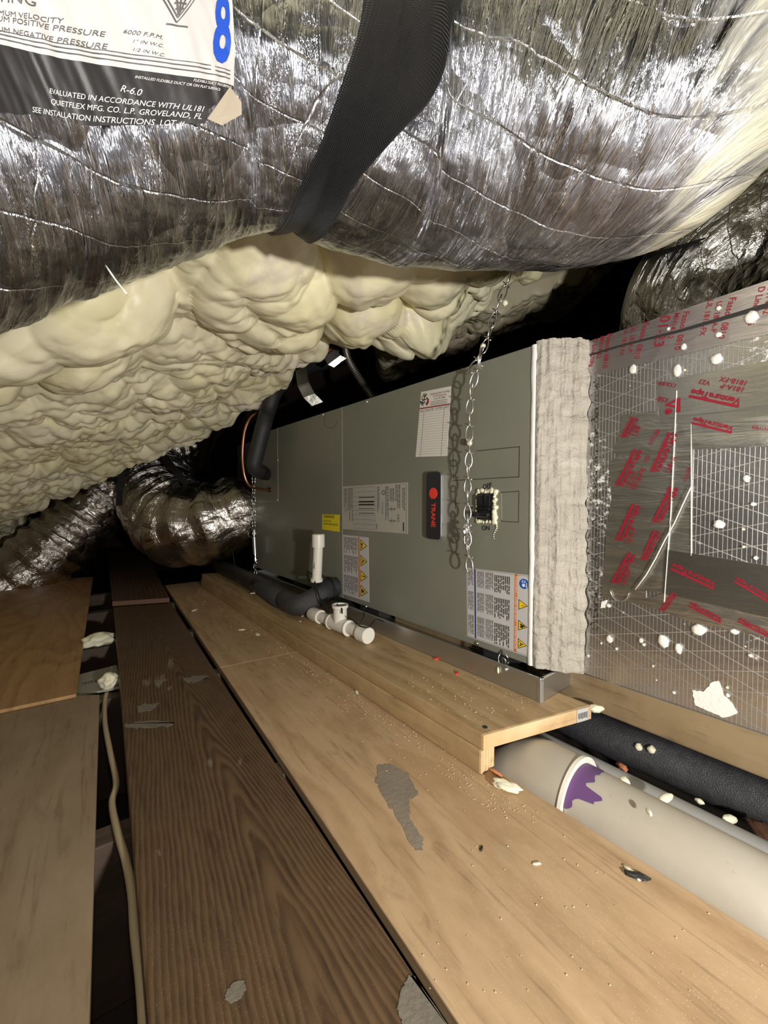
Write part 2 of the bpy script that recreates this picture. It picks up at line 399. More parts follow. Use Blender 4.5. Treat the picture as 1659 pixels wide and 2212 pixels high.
def mk_strap():
    t = NT('black_webbing'); v = t.coord('UV'); sep = t.n('ShaderNodeSeparateXYZ', {0: v})
    a = t.math('SINE', t.math('MULTIPLY', sep.outputs[0], 2600)); b_ = t.math('SINE', t.math('MULTIPLY', sep.outputs[1], 1500))
    h = t.math('MULTIPLY', a, b_)
    t.set(Base_Color=(.009, .009, .011), Roughness=.5, Normal=t.bump(h, .8, .0015)); return t.mat
M['strap'] = mk_strap()
def mk_pvcgrey(name, ca, cb):
    t = NT(name); v = t.coord()
    c = t.mix(t.ramp(t.noise(v, 3, 5, .65), [(.35, 0), (.65, 1)]), ca, cb)
    d = t.ramp(t.voro(v, 60), [(.05, .6), (.1, 0)]); d = t.math('MULTIPLY', d, t.ramp(t.noise(v, 6, 2), [(.48, 0), (.6, 1)]))
    c = t.mix(d, c, (.30, .25, .16))
    t.set(Base_Color=c, Roughness=.45, Normal=t.bump(t.noise(v, 180, 3), .12, .001)); return t.mat
M['pvc_dusty'] = mk_pvcgrey('dusty_pvc', (.40, .36, .29), (.50, .465, .40))
M['pvc_blue'] = mk_pvcgrey('grey_pvc', (.36, .365, .36), (.44, .44, .43))
M['purple'] = plain('purple_primer', (.12, .055, .17), .5, 0, .2, 40, .4)
M['grey_plate'] = plain('grey_plate', (.30, .30, .25), .5, .2, .05, 30, .08)
M['sawdust'] = plain('sawdust_tan', (.66, .52, .33), .7, 0, .2, 90, .1)
M['glue'] = plain('dried_glue', (.25, .21, .165), .35, 0, .5, 120, .25)
M['rubble'] = plain('rubble_brown', (.12, .055, .03), .8, 0, .6, 60, .4)
M['paint_spot'] = plain('worn_paint_spot', (.17, .15, .12), .6, 0, .6, 130, .3)
# ------------------------------------------------------------------ frames
DX = Vector((0.625, -0.7806, 0)).normalized(); AC = Vector((0.7806, 0.625, 0)).normalized()
FB = frame(Vector((0, 0, 0)), DX, AC)                       # x along the unit towards the viewer, y across, z up
A35 = math.radians(35.2)
FF = frame(Vector((0, 0, 0)), (math.sin(A35), -math.cos(A35), 0), (math.cos(A35), math.sin(A35), 0))
def poly_obj(name, pts, z0, z1, mat, F=FB, bevel=.0015, parent=None, mats=None):
    inv = F.inverted(); q = [inv @ Vector((p[0], p[1], 0)) for p in pts]
    area = sum(q[i].x * q[(i + 1) % len(q)].y - q[(i + 1) % len(q)].x * q[i].y for i in range(len(q)))
    if area < 0: q = q[::-1]
    cx = sum(p.x for p in q) / len(q); cy = sum(p.y for p in q) / len(q)
    b = MB(); b.prism([(p.x - cx, p.y - cy) for p in q], 0, z1 - z0)
    M_ = F @ Matrix.Translation((cx, cy, z0))
    return b.build(name, mat, M_, parent, bevel=bevel)

# ------------------------------------------------------------------ room shell
def slab(name, pts, th, mat, kind='structure'):
    b = MB(); n = len(pts); P = [Vector(p) for p in pts]
    nr = (P[1] - P[0]).cross(P[2] - P[0]).normalized() * th
    b.add(P + [p + nr for p in P], [tuple(range(n - 1, -1, -1)), tuple(range(n, 2 * n))] + [(i, (i + 1) % n, n + (i + 1) % n, n + i) for i in range(n)])
    return tag(b.build(name, mat), kind=kind)
tag(slab('floor', [(-4, -2, -.26), (2.6, -2, -.26), (2.6, 4.6, -.26), (-4, 4.6, -.26)], -.02, M['subfloor']), 'bottom of the attic joist bays, darkness put into its colour')
def roofz(x): return 1.32 + .35 * x
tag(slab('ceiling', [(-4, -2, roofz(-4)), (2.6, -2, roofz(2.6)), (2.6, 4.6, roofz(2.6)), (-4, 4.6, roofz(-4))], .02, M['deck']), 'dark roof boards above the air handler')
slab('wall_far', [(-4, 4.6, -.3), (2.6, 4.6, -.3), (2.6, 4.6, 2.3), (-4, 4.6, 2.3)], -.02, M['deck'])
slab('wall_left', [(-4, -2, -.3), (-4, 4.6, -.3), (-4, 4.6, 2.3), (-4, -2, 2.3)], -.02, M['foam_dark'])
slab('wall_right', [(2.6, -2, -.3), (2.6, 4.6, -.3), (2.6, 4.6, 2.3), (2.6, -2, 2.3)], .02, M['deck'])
slab('wall_back', [(-4, -2, -.3), (2.6, -2, -.3), (2.6, -2, 2.3), (-4, -2, 2.3)], .02, M['foam'])

# ------------------------------------------------------------------ sprayed foam on the roof underside
def worley(x, y, seed):
    ix = np.floor(x); iy = np.floor(y); F1 = np.full(x.shape, 9.0); F2 = F1.copy()
    for dx in (-1, 0, 1):
        for dy in (-1, 0, 1):
            cx = ix + dx; cy = iy + dy
            h = np.sin(cx * 127.1 + cy * 311.7 + seed) * 43758.5453; jx = h - np.floor(h)
            h = np.sin(cx * 269.5 + cy * 183.3 + seed * 1.7) * 43758.5453; jy = h - np.floor(h)
            d = np.hypot(cx + jx - x, cy + jy - y)
            m = d < F1; F2 = np.where(m, F1, np.minimum(F2, d)); F1 = np.where(m, d, F1)
    return F1, F2
def vnoise(x, y, seed):
    ix = np.floor(x); iy = np.floor(y); fx = x - ix; fy = y - iy; fx = fx * fx * (3 - 2 * fx); fy = fy * fy * (3 - 2 * fy)
    def h(a, b):
        v = np.sin(a * 127.1 + b * 311.7 + seed * 13.7) * 43758.5453; return v - np.floor(v)
    return (h(ix, iy) * (1 - fx) + h(ix + 1, iy) * fx) * (1 - fy) + (h(ix, iy + 1) * (1 - fx) + h(ix + 1, iy + 1) * fx) * fy
def cush(x, y, s, seed, k=.78):
    F1, F2 = worley(x / s, y / s, seed); return np.sqrt(np.clip(1 - (F1 / k) ** 2, 0, 1))
def foam_field(x, y, sd=0):
    wx = x + .035 * (vnoise(x * 9, y * 9, 3 + sd) - .5) + .06 * (vnoise(x * 3, y * 3, 5 + sd) - .5)
    wy = y + .035 * (vnoise(x * 9, y * 9, 7 + sd) - .5) + .06 * (vnoise(x * 3, y * 3, 9 + sd) - .5)
    big = np.clip(1 - ((x + .05) / .42) ** 2 - ((y - 1.0) / .30) ** 2, 0, 1) ** .5
    left = np.clip(1 - ((x + .75) / .3) ** 2 - ((y - .8) / .22) ** 2, 0, 1) ** .5
    big = np.maximum(big, left)
    fine = np.clip((y - .95) * 3, 0, 1)
    h = .060 * cush(wx, wy, .17, 1 + sd, .70) * (.6 + 1.3 * big) + .032 * cush(wx, wy, .085, 2 + sd) * (.5 + .5 * (1 - big)) * (.6 + .6 * fine)
    h = h + .012 * cush(wx, wy, .038, 4 + sd) * (.25 + .9 * fine * (1 - big * .8)) + .05 * vnoise(x * 2.5, y * 2.5, 11 + sd) + .05 * big
    h = h + .034 * np.abs(vnoise(wx * 7, wy * 16, 21 + sd) - .5) * fine + .020 * np.abs(vnoise(wx * 19, wy * 23, 23 + sd) - .5) * (1 - .8 * big) + .007 * vnoise(wx * 45, wy * 45, 25 + sd)
    h = h + .10 * np.clip(1 - ((x - .10) / .19) ** 2 - ((y - 1.27) / .18) ** 2, 0, 1) ** .7
    return h
def foam_sheet(name, x0, x1, nx, ny, yn, edge, zf, mat, sd=0, roll=.22):
    xs = np.linspace(x0, x1, nx); ex = np.array([e[0] for e in edge]); ey = np.array([e[1] for e in edge])
    yf = np.interp(xs, ex, ey) + .05 * (vnoise(xs * 9, xs * 0, 31 + sd) - .5) + .03 * (vnoise(xs * 27, xs * 0, 33 + sd) - .5)
    b = np.linspace(0, 1, ny); X, B = np.meshgrid(xs, b, indexing='ij'); Y = yn + (yf[:, None] - yn) * np.minimum(B / .93, 1)
    up = np.clip((B - .93) / .07, 0, 1)                      # far edge curls up to the boards
    H = foam_field(X, Y + up * .2, sd)
    ex0 = np.clip((X - x0) / .05, 0, 1); ex1 = np.clip((x1 - X) / .06, 0, 1)
    endr = (1 - np.sqrt(1 - (1 - ex0) ** 2 * .999)) * roll + (1 - np.sqrt(1 - (1 - ex1) ** 2 * .999)) * roll + (1 - np.sqrt(1 - (1 - np.clip(B / .03, 0, 1)) ** 2 * .999)) * roll
    s = 1 / math.sqrt(1 + .35 ** 2)
    Z = zf(X) - H * s + (np.sin(up * math.pi / 2) ** 2) * roll + endr
    X = X + H * .35 * s; Y = Y + np.sin(up * math.pi) * .02 + H * .5 * up
    v = np.stack([X, Y, Z], -1).reshape(-1, 3)
    i, j = np.meshgrid(np.arange(nx - 1), np.arange(ny - 1), indexing='ij'); a = (i * ny + j).ravel()
    f = np.stack([a, a + 1, a + ny + 1, a + ny], -1)
    me = bpy.data.meshes.new(name); me.vertices.add(len(v)); me.vertices.foreach_set('co', v.ravel())
    me.loops.add(f.size); me.loops.foreach_set('vertex_index', f.ravel().astype(np.int32))
    me.polygons.add(len(f)); me.polygons.foreach_set('loop_start', np.arange(0, f.size, 4, dtype=np.int32)); me.polygons.foreach_set('loop_total', np.full(len(f), 4, dtype=np.int32))
    me.update(); me.validate(); me.polygons.foreach_set('use_smooth', [True] * len(f)); me.materials.append(mat)
    return link(name, me)
EDGE = [(-3.4, 2.7), (-2.2, 2.45), (-2.02, 2.1), (-1.75, 2.0), (-1.45, 1.9), (-1.2, 1.81), (-.84, 1.83), (-.52, 1.69), (-.35, 1.46), (-.2, 1.33), (-.1, 1.3), (.03, 1.42), (.14, 1.5), (.25, 1.42), (.31, 1.30), (.36, 1.26), (.5, 1.32)]
fo = foam_sheet('spray_foam_layer', -3.0, .50, 640, 420, .70, EDGE, lambda X: 1.11 + .35 * X, M['foam'])
tag(fo, 'lumpy cream spray foam coating the roof underside behind the big overhead duct', 'spray foam')
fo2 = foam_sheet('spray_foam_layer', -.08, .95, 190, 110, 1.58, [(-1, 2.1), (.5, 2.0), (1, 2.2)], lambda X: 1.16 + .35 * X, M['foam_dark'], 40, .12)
fo3 = foam_sheet('spray_foam_layer', -3.0, 1.6, 160, 90, -1.9, [(-4, .66), (2, .66)], lambda X: 1.25 + .35 * X, M['foam'], 60, .08)
tag(fo3, 'cream spray foam on the roof above and behind the viewer, over the huge duct', 'spray foam')
tag(fo2, 'brownish spray foam, shade put into its colour, in the dark gap right of the cream foam', 'spray foam')

# ------------------------------------------------------------------ joists, plywood, planks
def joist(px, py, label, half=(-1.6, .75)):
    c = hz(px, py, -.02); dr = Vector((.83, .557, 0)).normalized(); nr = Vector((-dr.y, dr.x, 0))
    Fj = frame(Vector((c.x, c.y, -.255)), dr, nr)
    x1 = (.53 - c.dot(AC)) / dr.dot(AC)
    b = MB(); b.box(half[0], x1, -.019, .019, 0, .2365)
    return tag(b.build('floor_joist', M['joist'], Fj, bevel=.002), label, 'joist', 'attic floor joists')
for px, py, l in ((243, 1800, 'brown floor joist nearest the viewer, crossing under the tan cable'), (225, 1506, 'brown floor joist just below the grey printed plate'),
                  (215, 1396, 'brown floor joist with a lump of pale foam on it'), (215, 1322, 'dim floor joist far down the gap, second from the farthest'), (215, 1284, 'dim floor joist far down the gap, level with the dark plank joint')):
    joist(px, py, l)
b = MB(); c = hz(240, 1918, -.14); b.box(-.5, .30, -.02, .02, 0, .05)
tag(b.build('wood_cleat', M['joist'], frame(Vector((c.x, c.y, -.19)), (.83, .557, 0), (-.557, .83, 0)), bevel=.002), 'low dim wooden strip deep in the gap beneath the tan cable', 'wood strip')

def onAC(y_, x_): return FB @ Vector((x_, y_, 0))
sa, sb = hz(470, 1443), hz(645, 1411)                       # the joint between the two right sheets
dj = (sb - sa).normalized()
def side(p, off): return p - Vector((.819, .573, 0)) * off
eL0 = side(hz(358, 1264), .004); eL1 = side(hz(1004, 2212), .004)
dl = (eL1 - eL0).normalized()
def hit(p, d, q, e):
    m = geometry.intersect_line_line_2d((p - d * 9).to_2d(), (p + d * 9).to_2d(), (q - e * 9).to_2d(), (q + e * 9).to_2d())
    if m is None:
        det = d.x * (-e.y) + e.x * d.y; w_ = q - p; t = (w_.x * (-e.y) + e.x * w_.y) / det; return p + d * t
    return Vector((m[0], m[1], 0))
def isect(p, d, q, e):
    det = d.x * (-e.y) + e.x * d.y; w_ = q - p; t = (w_.x * (-e.y) + e.x * w_.y) / det; return p + d * t
eR = onAC(.552, 0)
jl = isect(sa, dj, eL0, dl); jr = isect(sa, dj, eR, DX)
far_r = isect(hz(357, 1262), dj, eR, DX)
def oA(p, d_): return p + AC * d_
o = poly_obj('plywood_sheet', [eL0, oA(far_r, .12), oA(jr, .12), jl], -.016, 0, M['ply'], FF)
tag(o, 'tan plywood sheet beyond the joint, along the far end of the wooden rail', 'plywood', 'tan plywood walkway')
g = Vector((dl.x, dl.y, 0)) * .0022
o = poly_obj('plywood_sheet', [jl + g, oA(jr + g, .12), onAC(.672, (FB.inverted() @ hz(1042, 1587, .067)).x - .20), onAC(.552, (FB.inverted() @ hz(1042, 1587, .067)).x - .20), onAC(.552, 1.15), eL0 + dl * ((eL1 - eL0).length + .75)], -.016, 0, M['ply'], FF)
tag(o, 'long tan plywood sheet in the foreground with a grey glue smear and sawdust', 'plywood', 'tan plywood walkway')
def smear(name, px, z, mat, parent, jit=5, sd=0):
    P = []
    for i in range(len(px)):
        a, c = px[i], px[(i + 1) % len(px)]
        for k in range(6):
            t = k / 6; P.append(hz(a[0] + (c[0] - a[0]) * t + jit * noise.noise(Vector((i * 2.3 + k * .8, sd, 1))), a[1] + (c[1] - a[1]) * t + jit * noise.noise(Vector((i * 1.9 + k * .8, sd, 7))), z))
    return poly_obj(name, P, z, z + .0004, mat, FF, 0, parent=parent)
smear('glue_smear', [(818, 1652), (842, 1650), (880, 1670), (890, 1690), (905, 1716), (886, 1730), (885, 1770), (915, 1812), (912, 1838), (895, 1835), (858, 1770), (828, 1720), (812, 1690)], .0002, M['glue'], o, 8, 3)
# pale left sheet, orange sheet lying over it
o = poly_obj('plywood_sheet', [hz(-1300, 1560), hz(215, 1500), hz(193, 2212), hz(76, 6000), hz(-6500, 6000)], -.016, 0, M['ply_left'], FF)
tag(o, 'pale weathered plywood sheet in the lower left corner', 'plywood')
o = poly_obj('plywood_sheet', [hz(-900, 1320, .008), hz(201, 1246, .008), hz(165, 1500, .008), hz(-900, 1725, .008)], .001, .009, M['ply_orange'], FF)
tag(o, 'orange-brown thin plywood sheet lying over the pale one, at left', 'plywood')
# dark planks
pr = thing('wood_plank', 'long dark stained plank with bold grain running through the middle', 'plank', hz(420, 1700, 0))
o = poly_obj('board', [hz(245, 1312, .019), hz(370, 1303, .019), hz(966, 2212, .019), hz(2794, 5000, .019), hz(544, 5000, .019)], -.012, .019, M['plank'], FF, .003, parent=pr)
smear('paint_spot', [(866, 2140), (884, 2108), (893, 2108), (955, 2196), (1000, 2268), (905, 2300), (870, 2215), (858, 2180)], .0192, M['paint_spot'], pr, 5, 5)
smear('paint_spot', [(490, 2140), (505, 2122), (525, 2118), (532, 2135), (520, 2158), (498, 2168), (485, 2158)], .0192, M['paint_spot'], pr, 4, 6)
smear('paint_spot', [(395, 1465), (440, 1458), (452, 1463), (420, 1475), (398, 1474)], .0192, M['paint_spot'], pr, 6, 7)
smear('paint_spot', [(270, 1563), (330, 1556), (375, 1560), (372, 1568), (300, 1574), (270, 1570)], .0192, M['paint_spot'], pr, 5, 8)
smear('paint_spot', [(296, 1525), (345, 1518), (330, 1532), (300, 1540)], .0192, M['paint_spot'], pr, 6, 9)
pr2 = thing('wood_plank', 'dark reddish plank continuing beyond the near one, far end in shadow', 'plank', hz(300, 1250, 0))
o = poly_obj('board', [hz(232, 1196, .028), hz(312, 1188, .028), hz(366, 1291, .028), hz(243, 1299, .028)], -.005, .028, M['plank_far'], FF, .002, parent=pr2)
e0, e1 = hz(243, 1299, .028), hz(366, 1291, .028); ed = (e1 - e0)
b = MB(); b.box(0, ed.length, -.004, .003, -.018, .0005)
b.build('end_grain', plain('end_grain_red', (.17, .085, .055), .7, 0, .3, 60, .2), frame(Vector((e0.x, e0.y, .027)), ed, Vector((-ed.y, ed.x, 0))), pr2, bevel=.001)
# rail: a 2x4 under a wide board
zb0, zb1, zb2 = 0.001, .0405, .067
bc = hz(1042, 1587, zb2); br = hz(1277, 1523, zb2); bl = FB.inverted() @ bc
rail = thing('wooden_rail', 'narrow upright pine rail under the wide board, near end showing end grain', 'wood rail', hz(1040, 1672, 0))
p0 = hz(1037, 1675, 0); p1 = p0 + (hz(575, 1319, zb2) - bc).normalized() * 1.5; dd = (p1 - p0).normalized(); nn = Vector((-dd.y, dd.x, 0)) * -1
if nn.dot(AC) < 0: nn = -nn
F2 = frame(Vector((p0.x, p0.y, 0)), -dd, nn)
b = MB(); b.box(-(p1 - p0).length - .25, 0, 0, .036, zb0, zb1); b.build('rail', M['pine'], F2, rail, bevel=.002)
b = MB(); b.box(0, .0012, .001, .035, zb0 + .001, zb1 - .001); b.build('end_grain', M['pine_end'], F2, rail)
board = thing('wide_board', 'wide golden pine board carrying the drain pan and the air handler', 'board', bc)
q1 = hz(575, 1319, zb2); bd = (q1 - bc).normalized()
L = 1.75; P = [bc, br, br + bd * L, bc + bd * L]
o = poly_obj('board', P, zb1 + .0005, zb2, M['pine'], FB, .002, parent=board)
ee = (br - bc); Fe = frame(Vector((bc.x, bc.y, 0)), ee, Vector((-ee.y, ee.x, 0)))
b = MB(); b.box(.001, ee.length - .001, -.0012, 0, zb1 + .0015, zb2 - .001); b.build('end_grain', M['pine_end'], Fe, board)
b = MB(); b.lathe([(0, 0), (.0042, 0), (.0042, .001), (0, .0012)], 12); c = hz(1048, 1571, zb2)
b.build('nail_head', M['ink'], Matrix.Translation(c), board)
b = MB(); b.prism([(.205, -.0022), (.232, -.0022), (.234, -.0012), (.206, -.0012)], zb1 + .002, zb2 - .001)
b.build('staple_tag', M['label_white'], Fe, board)
b = MB()
for k in range(9): b.box(.208 + k * .0026, .2092 + k * .0026, -.0028, -.0023, zb1 + .007 + random.Random(k).random() * .002, zb2 - .008)
b.build('lettering', M['ink_soft'], Fe, board)
c = hz(1287, 1531, .055); b = MB(); b.blob((0, 0, 0), .009, 3, .3, 3, sc=(1.5, .9, .8)); o = b.build('foam_chip', M['foam_bit'], Matrix.Translation(c), smooth=True)
tag(o, 'greyish foam lump stuck at the right end of the wide board', 'foam bit')

# ------------------------------------------------------------------ pipes and beam right of the rail
def along(px, py, y, z=None):      # x in FB of the pixel on the vertical plane at across distance y
    p = onpl(px, py, AC * y, AC); q = FB.inverted() @ p; return q
pipe = thing('drain_pipe', 'dusty grey pipe with purple primer band beside the foreground plywood', 'pipe', FB @ Vector((.3, .62, -.1)))
R1 = .054; y1 = .622; z1 = -.022
xj = along(1212, 1690, y1 - R1 * .8).x
b = MB(); b.tube([FB @ Vector((xj + .01, y1, z1)), FB @ Vector((xj + .5, y1, z1)), FB @ Vector((1.1, y1, z1))], R1, 64)
b.build('pipe_barrel', M['pvc_dusty'], FB, pipe, smooth=False, world=True, auto=40)
bend = [(xj + .004, 0), (xj - .05, 0)] + [(xj - .05 - .075 * math.sin(a), -.075 * (1 - math.cos(a))) for a in [i * math.pi / 16 for i in range(1, 9)]] + [(xj - .125, -.16)]
b = MB(); b.tube([FB @ Vector((x, y1, z1 + z)) for x, z in bend], [R1 + .007] * 2 + [R1 + .004] * (len(bend) - 2), 64)
b.build('elbow', M['pvc_dusty'], FB, pipe, world=True, auto=35)
b = MB(); b.tube([FB @ Vector((xj + .003, y1, z1)), FB @ Vector((xj + .0085, y1, z1))], R1 + .0095, 64); b.build('socket_rim', M['pvc'], FB, pipe, world=True, auto=35)
# primer stain wraps the top of the barrel
b = MB(); vs = []; fs = []; n = 40
for i in range(n + 1):
    a = math.radians(15 + 150 * i / n); L_ = .004 + .030 * max(0, math.sin((i / n) * math.pi)) ** .7 * (.75 + .5 * noise.noise(Vector((i * .35, 0, 0)))) + (.02 if 6 < i < 12 else 0)
    for x in (xj + .0085, xj + .0085 + L_):
        vs.append(FB @ Vector((x, y1 - math.cos(a) * (R1 + .0006), z1 + math.sin(a) * (R1 + .0006))))
for i in range(n): fs.append((2 * i, 2 * i + 1, 2 * i + 3, 2 * i + 2))
b.add(vs, fs); b.build('primer_stain', M['purple'], FB, pipe, world=True, smooth=True)
b = MB(); b.tube([FB @ Vector((-1.2, .73, -.072)), FB @ Vector((-.3, .73, -.072)), FB @ Vector((1.1, .73, -.072))], .052, 64)
tag(b.build('drain_pipe', M['pvc_blue'], FB, world=True, auto=40), 'bluish grey pipe running behind the pipe with the purple band', 'pipe')
b = MB(); pts = [FB @ Vector((-.9 + 2.1 * i / 40, .885 + .004 * math.sin(i), -.048 + .002 * math.sin(i * 1.7))) for i in range(41)]
b.tube(pts, .0385, 40)
tag(b.build('insulated_pipe', M['rubber_gloss'], FB, world=True, smooth=True), 'thick black speckled insulated pipe below the tan beam, right', 'insulated pipe')
b = MB(); b.box(-.95, 1.1, 0, .038, .034, .104)
tag(b.build('wood_beam', M['beam'], FB @ Matrix.Translation((0, .802, 0)), bevel=.004), 'smooth tan beam supporting the foil-faced plenum at right', 'beam')
b = MB(); c = FB.inverted() @ hz(1530, 1757, -.09); b.box(-.06, .03, -.012, .012, -.006, .006)
tag(b.build('wood_scrap', M['joist'], FB @ Matrix.Translation((c.x, .80, -.075)) @ Matrix.Rotation(.35, 4, 'Z'), bevel=.002), 'grey wood scrap wedged between the bluish pipe and the black insulated pipe', 'wood scrap')
def bit(px, py, y=None, z=None, r=.005, mat='foam_bit', name='foam_chip', label='', cat='foam bit', sc=(1, 1, 1), seed=1, group=None, lift=0, amp=.25):
    p = onpl(px, py, AC * y, AC) if y is not None else hz(px, py, z)
    b = MB(); b.blob((0, 0, 0), r, seed, amp, 3, sc=sc)
    return tag(b.build(name, M[mat], Matrix.Translation(p + Vector((0, 0, lift))) @ Matrix.Rotation(seed * .9, 4, 'Z'), smooth=True), label, cat, group)
bit(1379, 1613, y=.850, r=.0065, label='left of two round foam drops on the black insulated pipe', group='foam drops on the pipes')
bit(1407, 1619, y=.850, r=.0068, seed=2, label='right of two round foam drops on the black insulated pipe', group='foam drops on the pipes')
bit(1349, 1690, y=.675, r=.0075, seed=3, label='round foam drop between the two grey pipes', group='foam drops on the pipes')
bit(1438, 1724, y=.690, r=.0085, seed=4, sc=(1.9, .7, .6), label='long foam drip lying on the bluish grey pipe', group='foam drops on the pipes')
bit(1402, 1754, y=.590, r=.004, seed=5, sc=(1.8, .7, .6), label='small foam bit on the dusty grey pipe', group='foam drops on the pipes')
bit(1511, 1731, y=.80, r=.005, seed=6, sc=(1.3, .8, .8), label='foam drop on the far end of the grey wood scrap', group='foam drops on the pipes')
bit(1576, 1769, y=.79, r=.0075, seed=7, sc=(1.4, .8, .8), label='foam drop on the near end of the grey wood scrap', group='foam drops on the pipes')
bit(1274, 1638, y=.80, r=.005, mat='terracotta', name='clay_chip', cat='clay chip', seed=8, amp=.6, label='small orange chip behind the bluish grey pipe')
bit(1345, 1657, y=.81, r=.008, mat='terracotta', name='clay_chip', cat='clay chip', seed=9, sc=(1.5, .7, .6), amp=.6, label='larger orange chip in the dark gap below the black pipe')
bit(1655, 1806, y=.80, r=.022, mat='rubble', name='clay_chip', cat='clay chip', seed=12, sc=(1.5, .6, .4), amp=.5, label='brown rubble at the right edge under the black pipe')
# foam wedge by the rail end
ch = bit(1093, 1697, z=.008, r=.011, seed=10, sc=(1.9, .75, .6), amp=.7, label='pale jagged foam chunk on the plywood at the rail end')
bit(1070, 1668, z=.004, r=.006, seed=13, mat='terracotta', name='wood_splinter', cat='splinter', sc=(1.8, .5, .5), amp=.5, label='orange wood splinter between the rail end and the foam chunk')
# left gap: printed plate, foam lumps, cable
P = [hz(150, 1462, -.008), hz(252, 1436, -.008), hz(262, 1484, -.008), hz(150, 1504, -.008)]
pl_ = thing('grey_plate', 'grey flat plate with printed code in the gap left of the dark plank', 'plate', P[2])
poly_obj('plate', P, -.013, -.008, M['grey_plate'], FF, .0008, parent=pl_)
a0 = hz(178, 1480, -.008); a1 = hz(220, 1471, -.008); Ft = frame(a0 + Vector((0, 0, .0006)), a1 - a0, Vector((0, 0, 1)).cross(a1 - a0))
b = MB()
rr = random.Random(4); x = 0
while x < (a1 - a0).length:
    wd = rr.choice((.002, .004, .006)); b.box(x, x + wd, 0, .014, 0, .0003); x += wd + .0025
b.build('lettering', M['ink_soft'], Ft, pl_)
bit(235, 1471, z=.006, r=.021, seed=21, sc=(1, .8, .7), amp=.7, label='crumpled pale foam lump on the grey printed plate')
bit(214, 1382, z=.01, r=.034, seed=22, sc=(1.3, .8, .6), amp=.6, label='foam lump on a joist in the dark gap, beyond the grey plate')
cpx = [(231, 1493, -.02), (226, 1520, -.02), (227, 1565, -.02), (238, 1625, -.02), (251, 1690, -.02), (242, 1735, -.02), (255, 1800, -.012), (272, 1860, -.008), (285, 1930, -.008), (291, 2010, -.008), (303, 2110, -.008), (311, 2212, -.008), (320, 2400, -.01), (345, 2900, -.02), (400, 4000, -.03)]
b = MB(); b.tube(catmull([hz(*c) for c in cpx], 8), .0048, 14)
tag(b.build('electrical_cable', M['cable'], smooth=True), 'tan sheathed cable snaking through the gap left of the dark plank', 'cable')
# ------------------------------------------------------------------ flexible ducts
class Duct:
    def __init__(s, P, R, nseg, ring, disp):
        s.P = P; n = len(P); s.R = R; s.T = []
        for i in range(n): s.T.append((P[min(i + 1, n - 1)] - P[max(i - 1, 0)]).normalized())
        N = None; s.N = []; s.B = []
        up = Vector((0, 0, 1))
        for i in range(n):
            v = (up - s.T[i] * up.dot(s.T[i])) if N is None else (N - s.T[i] * N.dot(s.T[i]))
            N = v.normalized(); s.N.append(N); s.B.append(s.T[i].cross(N))
        s.U = [0.0]
        for i in range(1, n): s.U.append(s.U[-1] + (P[i] - P[i - 1]).length)
        s.disp = disp; s.ring = ring
        s.n = n
    def at(s, u, a, off=0.0):               # u length along the duct, a angle, returns world point
        i = int(np.searchsorted(s.U, u)) - 1; i = max(0, min(s.n - 2, i)); t = (u - s.U[i]) / (s.U[i + 1] - s.U[i])
        L = lambda A: A[i] * (1 - t) + A[i + 1] * t
        r = s.R[i] * (1 - t) + s.R[i + 1] * t
        N = L(s.N).normalized(); B = L(s.B).normalized(); q = N * math.cos(a) + B * math.sin(a)
        return L(s.P) + q * (r + s.disp(u, a, r) + off)
    def mesh(s, name, mat, nu, parent=None):
        b = MB(); vs = []; uv = []; fs = []; U = s.U[-1]; k = s.ring
        for i in range(nu + 1):
            u = U * i / nu
            for j in range(k + 1):
                a = 2 * math.pi * j / k; vs.append(s.at(u, a)); uv.append((u, a * .17))
        for i in range(nu):
            for j in range(k): fs.append((i * (k + 1) + j, (i + 1) * (k + 1) + j, (i + 1) * (k + 1) + j + 1, i * (k + 1) + j + 1))
        b.add(vs, fs, 0, uv); s.vs = vs; s.nu = nu
        return b.build(name, mat, None, parent, smooth=True, uvname=True)
    def find(s, px, py):                    # the (u, angle) whose surface point shows at a pixel
        best = None
        for i in range(0, s.nu + 1):
            for j in range(0, s.ring):
                p = s.vs[i * (s.ring + 1) + j]; X, Y, z = proj(p)
                if z < .05: continue
                d = abs(X - px) + abs(Y - py)
                if d < 40 and (best is None or d + z * 60 < best[0]): best = (d + z * 60, s.U[-1] * i / s.nu, 2 * math.pi * j / s.ring)
        return best[1], best[2]
def sil_path(S, up=Vector((0, 0, 1))):
    pts = [CAM + ray(a, b).normalized() * t for a, b, t, r in S]; out = []; R = []
    for i, (a, b, t, r) in enumerate(S):
        T = (pts[min(i + 1, len(S) - 1)] - pts[max(i - 1, 0)]).normalized(); rr = ray(a, b).normalized()
        n = rr.cross(T).normalized()
        if n.dot(up) < 0: n = -n
        out.append(pts[i] + n * r); R.append(r)
    return out, R
def interp(R, n):
    out = []
    for i in range(len(R) - 1):
        for k in range(n):
            t = k / n; t = t * t * (3 - 2 * t); out.append(R[i] * (1 - t) + R[i + 1] * t)
    out.append(R[-1]); return out
S = [(-620, 900, .50, .165), (-300, 810, .52, .168), (0, 722, .56, .170), (210, 640, .60, .165), (420, 562, .64, .156), (560, 505, .68, .143), (625, 492, .70, .134), (700, 532, .72, .146),
     (830, 572, .745, .165), (1000, 588, .77, .182), (1200, 585, .80, .19), (1380, 548, .83, .195), (1520, 480, .86, .195), (1670, 345, .88, .195), (1850, 130, .90, .195), (2050, -150, .92, .195)]
P_, R_ = sil_path(S)
P_ = catmull(P_, 10); R_ = interp(R_, 10)
